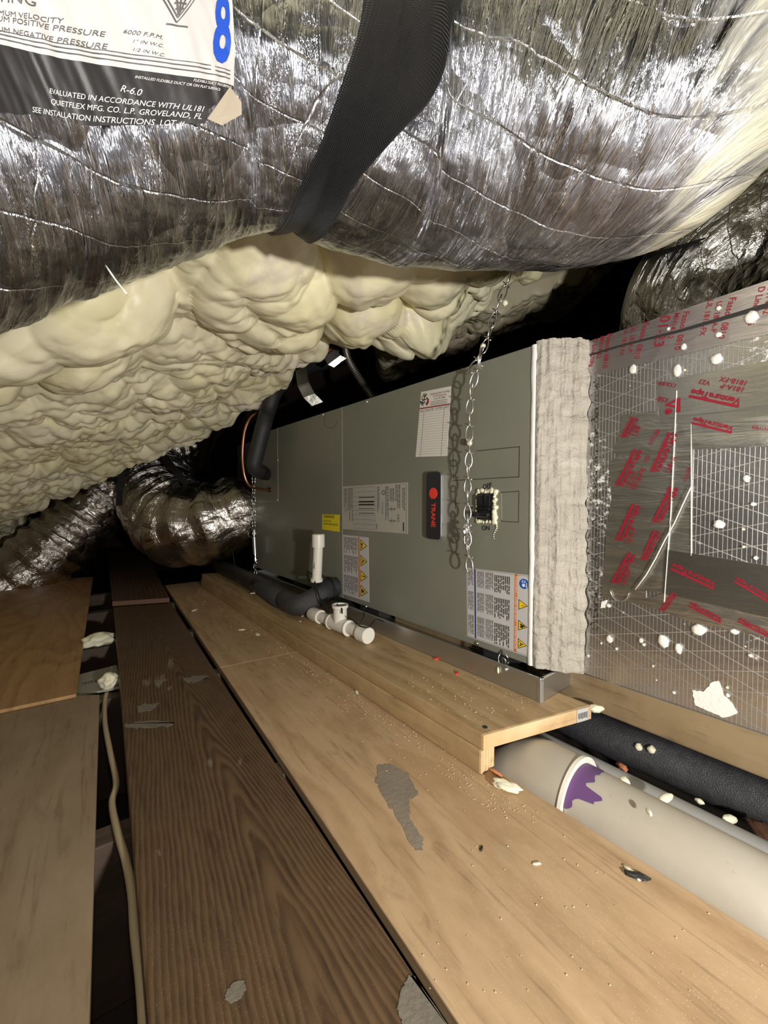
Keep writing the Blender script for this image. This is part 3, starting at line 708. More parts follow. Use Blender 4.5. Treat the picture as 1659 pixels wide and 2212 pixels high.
def d_big(u, a, r):
    v = Vector((u * 7, math.cos(a) * 1.4, math.sin(a) * 1.4))
    q = .0035 * noise.noise(v * 1.1) + .0022 * noise.noise(Vector((u * 40, math.cos(a) * 1.5, math.sin(a) * 1.5))) + .0016 * noise.noise(Vector((u * 120, math.cos(a) * 4, math.sin(a) * 4)))
    q += .0012 * abs(noise.noise(Vector((u * 30, math.cos(a) * 9, math.sin(a) * 9))))
    return q
big = thing('flexible_duct', 'huge silver foil flexible duct filling the top of the view', 'duct', P_[60])
BD = Duct(P_, R_, 0, 260, d_big)
BD.mesh('foil_jacket', M['duct'], 520, big)
print('duct length', BD.U[-1], 'u at samples', [round(BD.U[k * 10], 3) for k in range(len(S))])
# torn paper label wrapped round the duct
c00 = BD.find(-40, 268); c10 = BD.find(497, 262); c01 = BD.find(-40, -40); c11 = BD.find(500, 10)
print('label corners', c00, c10, c01, c11)
def LB(a, b, off=.0012):
    u = (c00[0] * (1 - a) + c10[0] * a) * (1 - b) + (c01[0] * (1 - a) + c11[0] * a) * b
    v = (c00[1] * (1 - a) + c10[1] * a) * (1 - b) + (c01[1] * (1 - a) + c11[1] * a) * b
    return BD.at(u, v, off)
def lab_patch(name, f0, f1, b0, b1, mat, off, parent, na=80, nb=40):
    mb = MB(); vs = []; fs = []
    for i in range(na + 1):
        a = i / na; lo, hi = f0(a), f1(a)
        for j in range(nb + 1):
            t = j / nb; b = lo * (1 - t) + hi * t; aa = min(a, b1(b)) if b1 else a
            vs.append(LB(b0 + aa * (1 - b0), b, off))
    for i in range(na):
        for j in range(nb): fs.append((i * (nb + 1) + j, (i + 1) * (nb + 1) + j, (i + 1) * (nb + 1) + j + 1, i * (nb + 1) + j + 1))
    mb.add(vs, fs); return mb.build(name, mat, None, parent, smooth=True)
lab = thing('duct_label', 'torn white and black printed duct label with a big blue 8', 'label', BD.at(.35, 1.7, .002))
def LP(X, Y, off=.0012):
    a = (X + 40) / 540; yb = 268 - 6 * a; yt = -40 + 50 * a; return LB(a, (yb - Y) / (yb - yt), off)
def grid_patch(mb, f, na, nb, mi=0):
    vs = [f(i / na, j / nb) for i in range(na + 1) for j in range(nb + 1)]
    mb.add(vs, [(i * (nb + 1) + j, (i + 1) * (nb + 1) + j, (i + 1) * (nb + 1) + j + 1, i * (nb + 1) + j + 1) for i in range(na) for j in range(nb)], mi)
def border(X): return 97 + (185 - 97) * X / 505
def redge(Y): return 492 + 12 * max(0, min(1, Y / 120)) + 4 * noise.noise(Vector((Y * .03, 2, 0)))
def torn(X): return 252 + 10 * noise.noise(Vector((X * .02, 0, 5))) + 6 * noise.noise(Vector((X * .09, 1, 5))) + (22 if 180 < X < 360 else 12 if X > 360 else -6)
mb = MB(); grid_patch(mb, lambda s, t: (lambda X: LP(X, -150 + (border(X) + 150) * t))(-160 + s * (660 + 4)), 90, 30)
for v_ in mb.v: pass
mb.build('label_paper', M['label_white'], None, lab, smooth=True)
mb = MB(); grid_patch(mb, lambda s, t: (lambda X: LP(X, border(X) + (min(torn(X), 262) - border(X)) * t, .0013))(-160 + s * (min(1, 1) * 592)), 90, 20)
grid_patch(mb, lambda s, t: (lambda X: LP(X, border(X) + (232 - 40 * s - border(X)) * t, .0013))(432 + s * 70), 20, 10)
mb.build('label_band', M['label_black'], None, lab, smooth=True)
def ltext(mb, txt, x0, y0, x1, y1, bold=.0, sx=1.0, mi=0, off=.0022, shear=0):
    w_ = txt_width(txt); L_ = math.hypot(x1 - x0, y1 - y0); size = L_ / (w_ * sx)
    mb.text(txt, x0, -y0, size, -math.atan2(y1 - y0, x1 - x0), 0, mi, sx=sx, bold=bold, shear=shear, fn=lambda q: LP(q[0], -q[1], off))
_tw = {}
def txt_width(txt):
    if txt in _tw: return _tw[txt]
    b_ = MB(); b_.text(txt, 0, 0, 1.0); _tw[txt] = max(v.x for v in b_.v); return _tw[txt]
mb = MB()
for a in (('RATING', -60, -4, 84, 15), ('MAXIMUM VELOCITY', -60, 25, 137, 50), ('MAXIMUM POSITIVE PRESSURE', -85, 33, 213, 77), ('MAXIMUM NEGATIVE PRESSURE', -85, 55, 220, 103),
          ('6000 F.P.M.', 243, 68, 313, 84), ('1" IN W.C.', 262, 88, 317, 101), ('1/2 IN W.C.', 265, 105, 323, 120)):
    ltext(mb, *a, mi=0, sx=1.35)
def lquad(mb, pts, mi=0, off=.0021): mb.add([LP(x, y, off) for x, y in pts], [tuple(range(len(pts)))], mi)
def lline(mb, x0, y0, x1, y1, w_, n=24, mi=0, off=.0021):
    nx, ny = -(y1 - y0), x1 - x0; k = math.hypot(nx, ny); nx *= w_ / 2 / k; ny *= w_ / 2 / k
    grid_patch(mb, lambda s, t: LP(x0 + (x1 - x0) * s + nx * (2 * t - 1), y0 + (y1 - y0) * s + ny * (2 * t - 1), off), n, 1, mi)
lline(mb, -100, 67, 486, 169, 2.2); lline(mb, -100, 57, 486, 160, 2.2); lline(mb, -100, 49, 486, 152, 1.4)
lline(mb, 312, 52, 352, 61, 3)
for a in ((330, 50, 296, 0), (330, 50, 360, 2), (330, 40, 304, 0), (330, 40, 352, 2), (296, 0, 326, -50), (360, 2, 326, -50)): lline(mb, *a, 2.5, 4)
for a in ((330, 35, 318, -8), (330, 35, 342, -6), (330, 35, 330, -10), (322, 22, 338, 22), (318, 10, 343, 11)): lline(mb, *a, 3.5, 4)
mb.build('lettering', M['ink_soft'], None, lab)
mb = MB(); ltext(mb, '8', 418, 128, 480, 129, sx=.66, bold=.03); mb.build('size_number', M['ink_blue'], None, lab)
mb = MB()
for a in (('R-6.0', 256, 190, 296, 201), ('EVALUATED IN ACCORDANCE WITH UL181', 105, 196, 418, 236), ('QUIETFLEX MFG. CO. L.P. GROVELAND, FL', 108, 219, 420, 252), ('SEE INSTALLATION INSTRUCTIONS  LOT #', 55, 240, 392, 268),
          ('FLEXIBLE DUCT PERFORMANCE', 385, 172, 492, 191), ('INSTALLED FLEXIBLE DUCT OR ON FLAT SURFACE', 280, 163, 450, 194)):
    ltext(mb, *a, sx=1.0)
mb.build('band_lettering', M['ink_white'], None, lab)
mb = MB(); P = [(432, 252, .002), (478, 186, .004), (502, 216, .016), (494, 238, .020), (455, 262, .012)]
mb.add([LP(*p) for p in P] + [LP(x, y, o_ + .0008) for x, y, o_ in P], [(4, 3, 2, 1, 0), (5, 6, 7, 8, 9)] + [(i, (i + 1) % 5, 5 + (i + 1) % 5, 5 + i) for i in range(5)])
mb.build('torn_flap', plain('paper_back', (.42, .36, .28), .7, 0, .3, 50, .2), None, lab)
# black strap under the duct
Ledge = [(775, 4), (760, 70), (740, 140), (715, 230), (690, 310), (655, 385), (622, 440)]
Redge = [(1006, 4), (975, 90), (940, 170), (905, 240), (860, 310), (800, 385), (740, 445)]
def fit(E):
    A = sorted([BD.find(*p)[::-1] for p in E]); aa = np.array([a for a, u in A]); uu = np.array([u for a, u in A])
    return np.polyfit(aa, uu, 2), aa.min(), aa.max()
fl, al0, al1 = fit(Ledge); fr, ar0, ar1 = fit(Redge)
a0, a1 = max(al0, ar0), min(al1, ar1); print('strap', a0, a1, np.polyval(fl, a0), np.polyval(fr, a0), np.polyval(fl, a1), np.polyval(fr, a1))
def ext(f, a):
    if a < a0: return np.polyval(f, a0) + (a - a0) * np.polyval(np.polyder(f), a0) * .8
    if a > a1: return np.polyval(f, a1) + (a - a1) * np.polyval(np.polyder(f), a1) * .5
    return np.polyval(f, a)
mb = MB(); n_ = 140; k_ = 16; vs = []; uv = []
for i in range(n_ + 1):
    a = .35 + (math.pi * 1.62 - .35) * i / n_; ul, ur = ext(fl, a), ext(fr, a)
    for j in range(k_ + 1):
        t = j / k_; u = ul + (ur - ul) * t; e = -.004 if j in (0, k_) else .0045 + .001 * math.sin(t * math.pi * 3)
        vs.append(BD.at(u, a, e + .002 * noise.noise(Vector((a * 3, 0, 0))))); uv.append((a * .17, t * .1))
mb.add(vs, [(i * (k_ + 1) + j, (i + 1) * (k_ + 1) + j, (i + 1) * (k_ + 1) + j + 1, i * (k_ + 1) + j + 1) for i in range(n_) for j in range(k_)], 0, uv)
o = mb.build('hanging_strap', M['strap'], None, None, smooth=True, uvname=True)
tag(o, 'wide black woven strap slung under the huge foil duct', 'strap')
# ---- ducts farther away
def rings(per, amp, sd):
    def f(u, a, r):
        q = math.sin(2 * math.pi * u / per + 1.5 * noise.noise(Vector((u * 3, math.cos(a), math.sin(a) + sd))))
        return r * (amp * q + .04 * noise.noise(Vector((u * 6, math.cos(a) * 1.5, math.sin(a) * 1.5 + sd))) + .018 * noise.noise(Vector((u * 40, math.cos(a) * 3, math.sin(a) * 3 + sd))))
    return f
def duct(name, px, R, label, mat, per=.07, amp=.05, sd=0, nu=220, ring=90):
    P = catmull([dep(*p) for p in px], 10); RR = interp(R, 10)
    d = Duct(P, RR, 0, ring, rings(per, amp, sd)); r = thing(name, label, 'duct', P[len(P) // 2])
    d.mesh('foil_jacket', mat, nu, r); return d, r
dA, rA = duct('flexible_duct', [(-60, 1330, 2.0), (50, 1240, 2.05), (135, 1165, 2.15), (215, 1085, 2.25), (300, 1010, 2.35), (380, 960, 2.6)], [.15, .16, .165, .17, .17, .17],
     'crinkled foil flexible duct descending to the far left above the orange plywood', M['duct2'], .075, .045, 3)
dB, rB = duct('flexible_duct', [(325, 930, 2.8), (332, 1000, 2.5), (345, 1070, 2.25), (392, 1130, 2.05), (462, 1125, 2.0), (525, 1102, 2.04), (575, 1090, 2.15)], [.17, .185, .205, .215, .19, .17, .16],
     'crinkled foil flexible duct looping down and into the far left end of the air handler', M['duct2'], .095, .055, 8)
def ringstrap(D, u0, w_, a0_, a1_, label, off=.008, ext_=None):
    mb = MB(); n_ = 40; vs = []
    for i in range(n_ + 1):
        a = a0_ + (a1_ - a0_) * i / n_
        for e in (0, 1): vs.append(D.at(u0 + w_ * e, a, off))
    mb.add(vs, [(2 * i, 2 * i + 1, 2 * i + 3, 2 * i + 2) for i in range(n_)], 0, [(0, 0)] * len(vs))
    return tag(mb.build('hanging_strap', M['strap'], smooth=True, uvname=True), label, 'strap')
def ribbon(pts, wv, label, mat='strap', name='hanging_strap', cat='strap', th=.0015):
    mb = MB(); vs = []; wv = Vector(wv)
    tv = (pts[1] - pts[0]).cross(wv).normalized() * th
    for p in pts: vs += [p - wv, p + wv, p + wv + tv, p - wv + tv]
    n_ = len(pts); fs = [(0, 1, 2, 3), tuple(4 * (n_ - 1) + k for k in (3, 2, 1, 0))]
    for i in range(n_ - 1):
        for k in range(4): fs.append((4 * i + k, 4 * i + (k + 1) % 4, 4 * (i + 1) + (k + 1) % 4, 4 * (i + 1) + k))
    mb.add(vs, fs, 0, [(0, 0)] * len(vs))
    return tag(mb.build(name, M[mat], uvname=True), label, cat)
ribbon([dep(268, 966, 2.0), dep(264, 1010, 1.98), dep(259, 1060, 1.96), dep(257, 1092, 1.98)], (.013, .004, 0), 'thin black strap hanging between the two far foil ducts')
ribbon([dep(298, 950, 2.0), dep(320, 965, 1.98), dep(352, 984, 1.96), dep(380, 1018, 1.95), dep(404, 1046, 1.97)], (.012, -.005, .014), 'black strap slanting over the shoulder of the looping far foil duct')
dC, rC = duct('flexible_duct', [(1468, 745, 1.05), (1470, 690, 1.03), (1490, 620, 1.00), (1560, 545, .97), (1680, 480, .95), (1850, 420, .95)], [.125, .13, .135, .135, .14, .14],
     'crumpled foil flexible duct rising from the top of the foil plenum at right', M['duct3'], .2, .02, 12, 260, 140)
def arcstrap(px0, label):
    pass
mb = MB(); vs = []; E0 = [(1385, 566, .86), (1450, 545, .87), (1530, 512, .88), (1600, 462, .885), (1659, 408, .89), (1760, 290, .9)]; E1 = [(1400, 548, .99), (1455, 525, .99), (1530, 480, .99), (1590, 430, .98), (1640, 370, .98), (1730, 270, .98)]
A_ = catmull([dep(*p) for p in E0], 5); B_ = catmull([dep(*p) for p in E1], 5)
for a, b_ in zip(A_, B_): vs += [a, b_, b_ + Vector((0, 0, .003)), a + Vector((0, 0, .003))]
fs = [(4 * i + k, 4 * i + (k + 1) % 4, 4 * i + 4 + (k + 1) % 4, 4 * i + 4 + k) for i in range(len(A_) - 1) for k in range(4)]
mb.add(vs, fs, 0, [(0.001 * i, 0.03 * (i % 2)) for i in range(len(vs))])
tag(mb.build('hanging_strap', M['strap'], uvname=True), 'black strap curling between the huge duct and the crumpled duct at the right edge', 'strap')

# ------------------------------------------------------------------ air handler
A0 = dep(1148, 1438, .78); FU = frame(A0, DX, (0, 0, 1))
def lc(px, py, F=FU, z=0.0):
    n = (F.to_3x3() @ Vector((0, 0, 1))); p = onpl(px, py, F @ Vector((0, 0, z)), n); q = F.inverted() @ p; return q
H = lc(1166, 741).y; xL = lc(549, 1100).x; xS = lc(740, 1100).x; xR = lc(600, 1000).x; ySP = lc(598, 1083).y
print('unit H', H, 'len', xL, 'seam', xS, 'refr', xR, ySP)
unit = thing('air_handler', 'grey-green steel air handler cabinet lying along the boards', 'air handler', FU @ Vector((xS, 0, -.25)))
b = MB(); b.box(xL, 0, 0, H, -.53, -.003); b.build('cabinet', M['steel_paint'], FU, unit, bevel=.003)
b = MB(); b.box(xS + .001, -.0015, .0005, H - .0005, -.003, 0); b.build('blower_panel', M['steel_paint'], FU, unit, bevel=.001)
b = MB(); b.prism([(xL + .001, .0005), (xS - .0015, .0005), (xS - .0015, H - .0005), (xR + .002, H - .0005), (xR + .002, ySP), (xL + .001, ySP)], -.003, 0)
b.build('coil_panel', M['steel_paint'], FU, unit, bevel=.001)
b = MB(); b.box(xL + .001, xR - .001, ySP + .003, H - .0005, -.003, -.0012); b.build('refrigerant_panel', M['steel_paint'], FU, unit, bevel=.001)
for bb_ in ((xS - .001, xS + .0006, .001, H - .001, .0, .0008), (xL + .001, xR + .003, ySP - .001, ySP + .0006, 0, .0006), (xR + .0005, xR + .0022, ySP, H - .001, 0, .0006)):
    b = MB(); b.box(*bb_); b.build('seam_highlight', M['line_light'], FU, unit)  # pale strips: highlights on the panel edges put into colour
def screw(px, py, r=.004, name='screw', z0=0):
    q = lc(px, py); b = MB(); b.lathe([(r, 0), (r, .0018), (r * .8, .003), (0, .0032)], 14, Matrix.Translation((q.x, q.y, z0)))
    b.lathe([(r * 1.5, 0), (r * 1.5, .0007), (0, .0008)], 14, Matrix.Translation((q.x, q.y, z0)))
    return b.build(name, M['screw'], FU, unit, auto=40)
for px, py in ((793, 868), (698, 896), (1030, 1390), (791, 1310), (600, 994), (599, 1080), (1040, 790)): screw(px, py)
def outline(mb, pts, w_, mi=0, closed=True, z=.0005, F=FU):
    Q = [lc(*p, F) for p in pts]; n = len(Q)
    for i in range(n if closed else n - 1):
        a, c = Q[i], Q[(i + 1) % n]; d = Vector((c.x - a.x, c.y - a.y)); L_ = d.length
        if L_ < 1e-6: continue
        d /= L_; nn_ = Vector((-d.y, d.x)) * w_ / 2; a2 = Vector((a.x, a.y)) - d * w_ / 2; c2 = Vector((c.x, c.y)) + d * w_ / 2
        mb.prism([a2 - nn_, c2 - nn_, c2 + nn_, a2 + nn_], 0, z, mi)
b = MB(); outline(b, [(979, 980), (979, 1038), (1121, 1030), (1122, 965), (1030, 974)], .0016, closed=False, z=.0003); outline(b, [(1083, 1064), (1121, 1061), (1120, 1128), (1084, 1126)], .0014, z=.0003)
outline(b, [(984, 1080), (984, 1098)], .0018, closed=False, z=.0003)  # short dark stroke, a shadow line put into the colour
q = lc(714, 910); outline(b, [(714 + 14 * math.cos(a), 909 + 16 * math.sin(a)) for a in [i * math.pi / 10 for i in range(14)]], .0012, closed=False, z=.0003)
b.build('knockout_and_shadow_lines', M['green_line'], FU, unit)
b = MB(); outline(b, [(1083, 1066), (1084, 1122)], .0012, closed=False, z=.0005); outline(b, [(978, 1016), (978, 1036)], .0012, closed=False, z=.0005); b.build('edge_highlights', M['line_light'], FU, unit)  # edge glints drawn as pale strokes
# white sealant down the near edge
b = MB(); n_ = 90
for i in range(n_):
    pass
vs = []; fs = []
for i in range(n_ + 1):
    y = H * i / n_; k = .5 + .5 * noise.noise(Vector((y * 22, 0, 3))); x0 = -.007 - .004 * k
    for x, z in ((x0, -.0005), (x0 + .001, .0012), (-.001, .0022 + .001 * k), (.003, -.002)): vs.append((x, y, z))
for i in range(n_):
    for k in range(3): fs.append((4 * i + k, 4 * i + k + 1, 4 * i + 5 + k, 4 * i + 4 + k))
b.add(vs, fs); b.build('sealant_bead', M['sealant'], FU, unit, smooth=True)
# ---- printed labels on the cabinet
class Q4:
    def __init__(s, c, F=FU, z=0.0): s.c = [lc(p[0], p[1], F) for p in c]; s.F = F; s.z = z     # TL TR BR BL
    def at(s, u, v):
        a, b_, c, d = s.c; p = a * (1 - u) * (1 - v) + b_ * u * (1 - v) + c * u * v + d * (1 - u) * v; return (p.x, p.y)
    def quad(s, mb, u0, v0, u1, v1, z, mi=0): mb.add([(*s.at(u, v), z) for u, v in ((u0, v1), (u1, v1), (u1, v0), (u0, v0))], [(0, 1, 2, 3)], mi)
    def pol(s, mb, pts, z, mi=0): mb.add([(*s.at(*p), z) for p in pts], [tuple(range(len(pts)))], mi)
    def sheet(s, mb, z1, mi=0):
        P = [s.at(0, 1), s.at(1, 1), s.at(1, 0), s.at(0, 0)]; mb.prism(P, 0, z1, mi)
    def text(s, mb, txt, u0, v0, u1, v1, z, mi=0, bold=0, sx=1.0, shear=0):
        a = Vector(s.at(u0, v0)); c = Vector(s.at(u1, v1)); d = c - a; size = d.length / (txt_width(txt) * sx)
        mb.text(txt, a.x, a.y, size, math.atan2(d.y, d.x), z, mi, sx=sx, bold=bold, shear=shear)
    def vlines(s, mb, u0, u1, v0, v1, n, z, seed, fill=.5, ragged=.35, mi=0):   # rows of fine print reading downwards
        r = random.Random(seed)
        for i in range(n):
            ua = u0 + (u1 - u0) * (i + .2) / n; ub = ua + (u1 - u0) * fill / n; v = v0; end = v1 - (v1 - v0) * ragged * r.random() * (r.random() < .5)
            while v < end:
                L_ = min(r.uniform(.035, .11) * 1.0, end - v); s.quad(mb, ua, v, ub, v + L_, z, mi); v += L_ + .012
def tri(q, mb_y, mb_k, u0, u1, vc, hv, glyph, z):
    q.pol(mb_k, [(u0, vc - hv), (u0, vc + hv), (u1, vc)], z)
    e = .12; q.pol(mb_y, [(u0 + (u1 - u0) * .07, vc - hv * .80), (u0 + (u1 - u0) * .07, vc + hv * .80), (u1 - (u1 - u0) * .13, vc)], z + .0001)
    w_ = u1 - u0
    G = {'bolt': [[(.15, .25), (.45, .02), (.42, .18), (.75, -.1), (.50, .22), (.50, .08)], ],
         'flame': [[(.15, -.35), (.35, -.42), (.5, -.22), (.62, -.25), (.78, .05), (.6, .1), (.5, .35), (.3, .4), (.15, .25), (.3, 0)]],
         'fan': [[(.12, -.5), (.2, -.5), (.45, .1), (.2, .5), (.12, .4), (.3, .05)], [(.45, -.2), (.65, -.05), (.55, .1), (.35, -.1)]],
         'bang': [[(.25, -.1), (.65, -.14), (.65, .12), (.25, .05)], [(.12, -.07), (.18, -.07), (.18, .07), (.12, .07)]],
         'hand': [[(.12, -.45), (.3, -.35), (.4, -.1), (.3, .1), (.12, 0)], [(.15, .2), (.35, .15), (.3, .45), (.12, .5)]],
         'burst': [[(.12, -.1), (.2, -.5), (.35, -.15), (.6, -.35), (.45, .0), (.7, .1), (.4, .15), (.45, .4), (.25, .2), (.15, .5)]]}[glyph]
    for g_ in G: q.pol(mb_k, [(u0 + w_ * x, vc + hv * y) for x, y in g_], z + .0002)
def sticker(name, quad, paper, label_z=.0006):
    b = MB(); q = Q4(quad); q.sheet(b, label_z); o = b.build(name, paper, FU, unit); return q, o
z = .0008
q, o = sticker('warning_label', [(1007, 1226), (1148, 1243), (1144, 1420), (1009, 1374)], M['label_white'])
mk = MB(); my = MB(); mo = MB(); mn = MB(); mg = MB(); mw = MB(); mbu = MB()
for (v0, v1, sd) in ((.05, .28, 1), (.35, .62, 2), (.69, .97, 3)):
    q.vlines(mk, .47, .71, v0, v1, 9, z, sd, .55, .4); q.vlines(mg, .19, .31, v0 - .02, v1 - .02, 8, z, sd + 10, .5, .15); q.vlines(mg, .33, .46, v0 - .02, v1 - .02, 8, z, sd + 20, .5, .15); q.vlines(mg, .03, .13, v0 - .02, v1 - .02, 6, z, sd + 30, .5, .3)
q.quad(mo, .775, .004, .815, .99, z); q.quad(mn, .145, .004, .168, .99, z)
q.text(mw, 'WARNING / AVERTISSEMENT / ADVERTENCIA', .785, .03, .785, .95, z + .0002)
for vc, g_ in ((.38, 'bolt'), (.64, 'flame'), (.87, 'fan')): tri(q, my, mk, .835, .965, vc, .067, g_, z)
n_ = 28; q.pol(mbu, [(.905 + .065 * math.cos(-2 * math.pi * i / n_), .115 + .062 * math.sin(-2 * math.pi * i / n_)) for i in range(n_)][::-1], z)
q.quad(mw, .875, .075, .925, .10, z + .0001); q.quad(mbu, .885, .08, .915, .095, z + .0002); q.pol(mw, [(.88, .12), (.90, .11), (.92, .12), (.92, .145), (.90, .155), (.88, .145)], z + .0001)
q.pol(mw, [(.935, .10), (.945, .10), (.945, .145), (.955, .14), (.94, .16), (.925, .14), (.935, .145)], z + .0001)
outl = MB(); 
for u0, v0, u1, v1 in ((.01, .012, .99, .016), (.01, .984, .99, .988), (.01, .012, .015, .988), (.985, .012, .99, .988)): q.quad(outl, u0, v0, u1, v1, z)
def lay(name, mb, m, par): 
    if mb.v: mb.build(name, M[m] if isinstance(m, str) else m, FU, par)
lay('fine_print', mg, 'ink_soft', o); lay('lettering', mk, 'ink', o); lay('hazard_triangles', my, 'yellow', o); lay('orange_bar', mo, 'orange', o); lay('blue_bar', mn, 'navy', o); lay('bar_lettering', mw, 'ink_white', o); lay('round_sign', mbu, 'sign_blue', o); lay('border', outl, 'ink_soft', o)
q, o = sticker('warning_label', [(741, 1155), (796, 1161), (798, 1301), (741, 1283)], M['label_white'])
mk = MB(); my = MB(); mo = MB(); mg = MB()
for v0, v1, sd in ((.03, .30, 5), (.33, .62, 6), (.66, .96, 7)): q.vlines(mg, .04, .60, v0, v1, 13, z, sd, .5, .35)
q.quad(mo, .62, .01, .67, .97, z)
for vc, g_ in ((.135, 'hand'), (.38, 'fan'), (.62, 'bang'), (.855, 'burst')): tri(q, my, mk, .70, .95, vc, .093, g_, z)
lay('fine_print', mg, 'ink_soft', o); lay('lettering', mk, 'ink', o); lay('hazard_triangles', my, 'yellow', o); lay('orange_bar', mo, 'orange', o)
q, o = sticker('rating_plate', [(740.5, 1051), (881, 1042), (881, 1153), (740.5, 1143)], plain('plate_grey', (.42, .41, .36), .5))
mk = MB(); mg = MB()
q.vlines(mg, .02, .09, .05, .6, 4, z, 41, .5, .6); q.vlines(mg, .10, .19, .04, .8, 4, z, 42, .5, .5)
q.vlines(mg, .58, .62, .05, .6, 2, z, 43); q.vlines(mg, .70, .75, .05, .75, 3, z, 44); q.vlines(mg, .76, .83, .1, .38, 3, z, 45); q.vlines(mg, .84, .91, .03, .5, 3, z, 46); q.vlines(mg, .93, .97, .1, .55, 2, z, 47)
for k in range(12): q.quad(mg, .20 + k * .032, .04, .202 + k * .032, .96, z)
for k in range(10): q.quad(mg, .20, .04 + k * .102, .553, .045 + k * .102, z)
for v_, w_ in ((.26, .018), (.35, .03), (.41, .03), (.51, .012), (.61, .012)): q.quad(mk, .29, v_, .54, v_ + w_, z + .0001)
q.text(mk, 'AIR HANDLER', .655, .37, .655, .62, z, bold=.02)
def ringq(mb, uc, vc, ru, rv, w_=.25, n=20):
    for i in range(n):
        a, c = 2 * math.pi * i / n, 2 * math.pi * (i + 1) / n
        q.pol(mb, [(uc + ru * math.cos(a), vc + rv * math.sin(a)), (uc + ru * (1 - w_) * math.cos(a), vc + rv * (1 - w_) * math.sin(a)), (uc + ru * (1 - w_) * math.cos(c), vc + rv * (1 - w_) * math.sin(c)), (uc + ru * math.cos(c), vc + rv * math.sin(c))], z)
ringq(mk, .675, .18, .028, .05); q.text(mk, 'UL', .665, .155, .665, .205, z)
for vc in (.52, .76): q.quad(mk, .75, vc - .004, .85, vc + .004, z); ringq(mk, .775, vc, .012, .025); ringq(mk, .825, vc, .012, .025); q.quad(mk, .79, vc - .07, .794, vc + .07, z)
q.quad(mk, .94, .78, .955, .95, z); ringq(mk, .88, .66, .014, .04); ringq(mk, .88, .74, .014, .04)
for u0, v0, u1, v1 in ((.915, .03, .985, .034), (.915, .965, .985, .969), (.981, .03, .985, .969), (.57, .83, .58, .95)): q.quad(mg, u0, v0, u1, v1, z)
lay('lettering', mk, 'ink', o); lay('fine_print', mg, 'ink_soft', o)
q, o = sticker('yellow_notice', [(696, 1111), (733.5, 1112), (733, 1149), (696, 1143.5)], M['yellow_tag'])
mk = MB(); q.text(mk, '!WARNING!', .08, .22, .72, .22, z, bold=.02)
for v_ in (.36, .44, .56, .62): q.quad(mk, .05, v_, .55 if v_ < .5 else .93, v_ + .025, z)
lay('lettering', mk, 'ink', o)
q, o = sticker('service_sticker', [(910, 847), (975, 834), (966, 985), (898, 987)], plain('sticker_paper', (.72, .70, .64), .5))
mk = MB(); mr = MB(); mg = MB()
q.text(mk, 'Sophisticated Cooling', .33, .075, .96, .075, z); q.text(mr, '& Heating Inc.', .45, .115, .88, .115, z); q.text(mk, '(772) 597-4009', .48, .155, .84, .155, z)
for v_ in (.175, .20, .222): q.quad(mg, .36, v_, .90, v_ + .007, z)
q.quad(mr, 0, .245, 1, .263, z)
for k in range(18): q.quad(mg, .02, .32 + k * .0375, .98, .3225 + k * .0375, z)
q.quad(mr, .16, .29, .168, 1, z); q.quad(mr, .82, .29, .828, 1, z)
q.text(mk, '8/21 WALTER  FILTER-UNIT', .03, .31, .97, .305, z, shear=.2)
q.text(mk, 'ACE', .06, .205, .20, .06, z, bold=.03); q.text(mk, 'A/C', .12, .225, .24, .10, z, bold=.03)
q.pol(mr, [(.20, .20), (.25, .15), (.22, .09), (.30, .13), (.31, .18), (.25, .225)], z + .0001); q.pol(mr, [(.10, .06), (.20, .035), (.24, .07), (.20, .055)], z + .0001)
lay('lettering', mk, 'ink', o); lay('red_print', mr, 'ink_red', o); lay('ruled_lines', mg, 'ink_soft', o)
# raised badge
BQ = Q4([(928, 1018), (960, 1018), (960, 1163), (928, 1163)])
x0, y0 = BQ.at(0, 1); x1, y1 = BQ.at(1, 0)
def rrect(x0, x1, y0, y1, r, n=6):
    P = []
    for cx, cy, a0_ in ((x1 - r, y0 + r, -90), (x1 - r, y1 - r, 0), (x0 + r, y1 - r, 90), (x0 + r, y0 + r, 180)):
        for i in range(n + 1): a = math.radians(a0_ + 90 * i / n); P.append((cx + r * math.cos(a), cy + r * math.sin(a)))
    return P
b = MB(); b.prism(rrect(x0, x1, y0, y1, .010), 0, .011); bo = b.build('badge', M['silver'], FU, unit, bevel=.0015)
b = MB(); b.prism(rrect(x0 + .0005, x1 - .0005, y0 + .0005, y1 - .0005, .0095), .011, .0125); b.build('face', M['badge_black'], FU, bo, bevel=.001)
cx = (x0 + x1) / 2; b = MB(); cy = y0 + (y1 - y0) * .68; b.lathe([(.0135, .0125), (.0135, .0135), (.012, .014), (0, .0142)], 32, Matrix.Translation((cx, cy, 0))); b.build('red_disc', M['badge_red'], FU, bo)
b = MB(); yt = y0 + (y1 - y0) * .54; ye = y0 + (y1 - y0) * .18; b.text('TRANE', cx - .0055, yt, (yt - ye) / txt_width('TRANE') * .98, -math.pi / 2, .0128, bold=.03)
b.build('lettering', M['badge_red'], FU, bo)
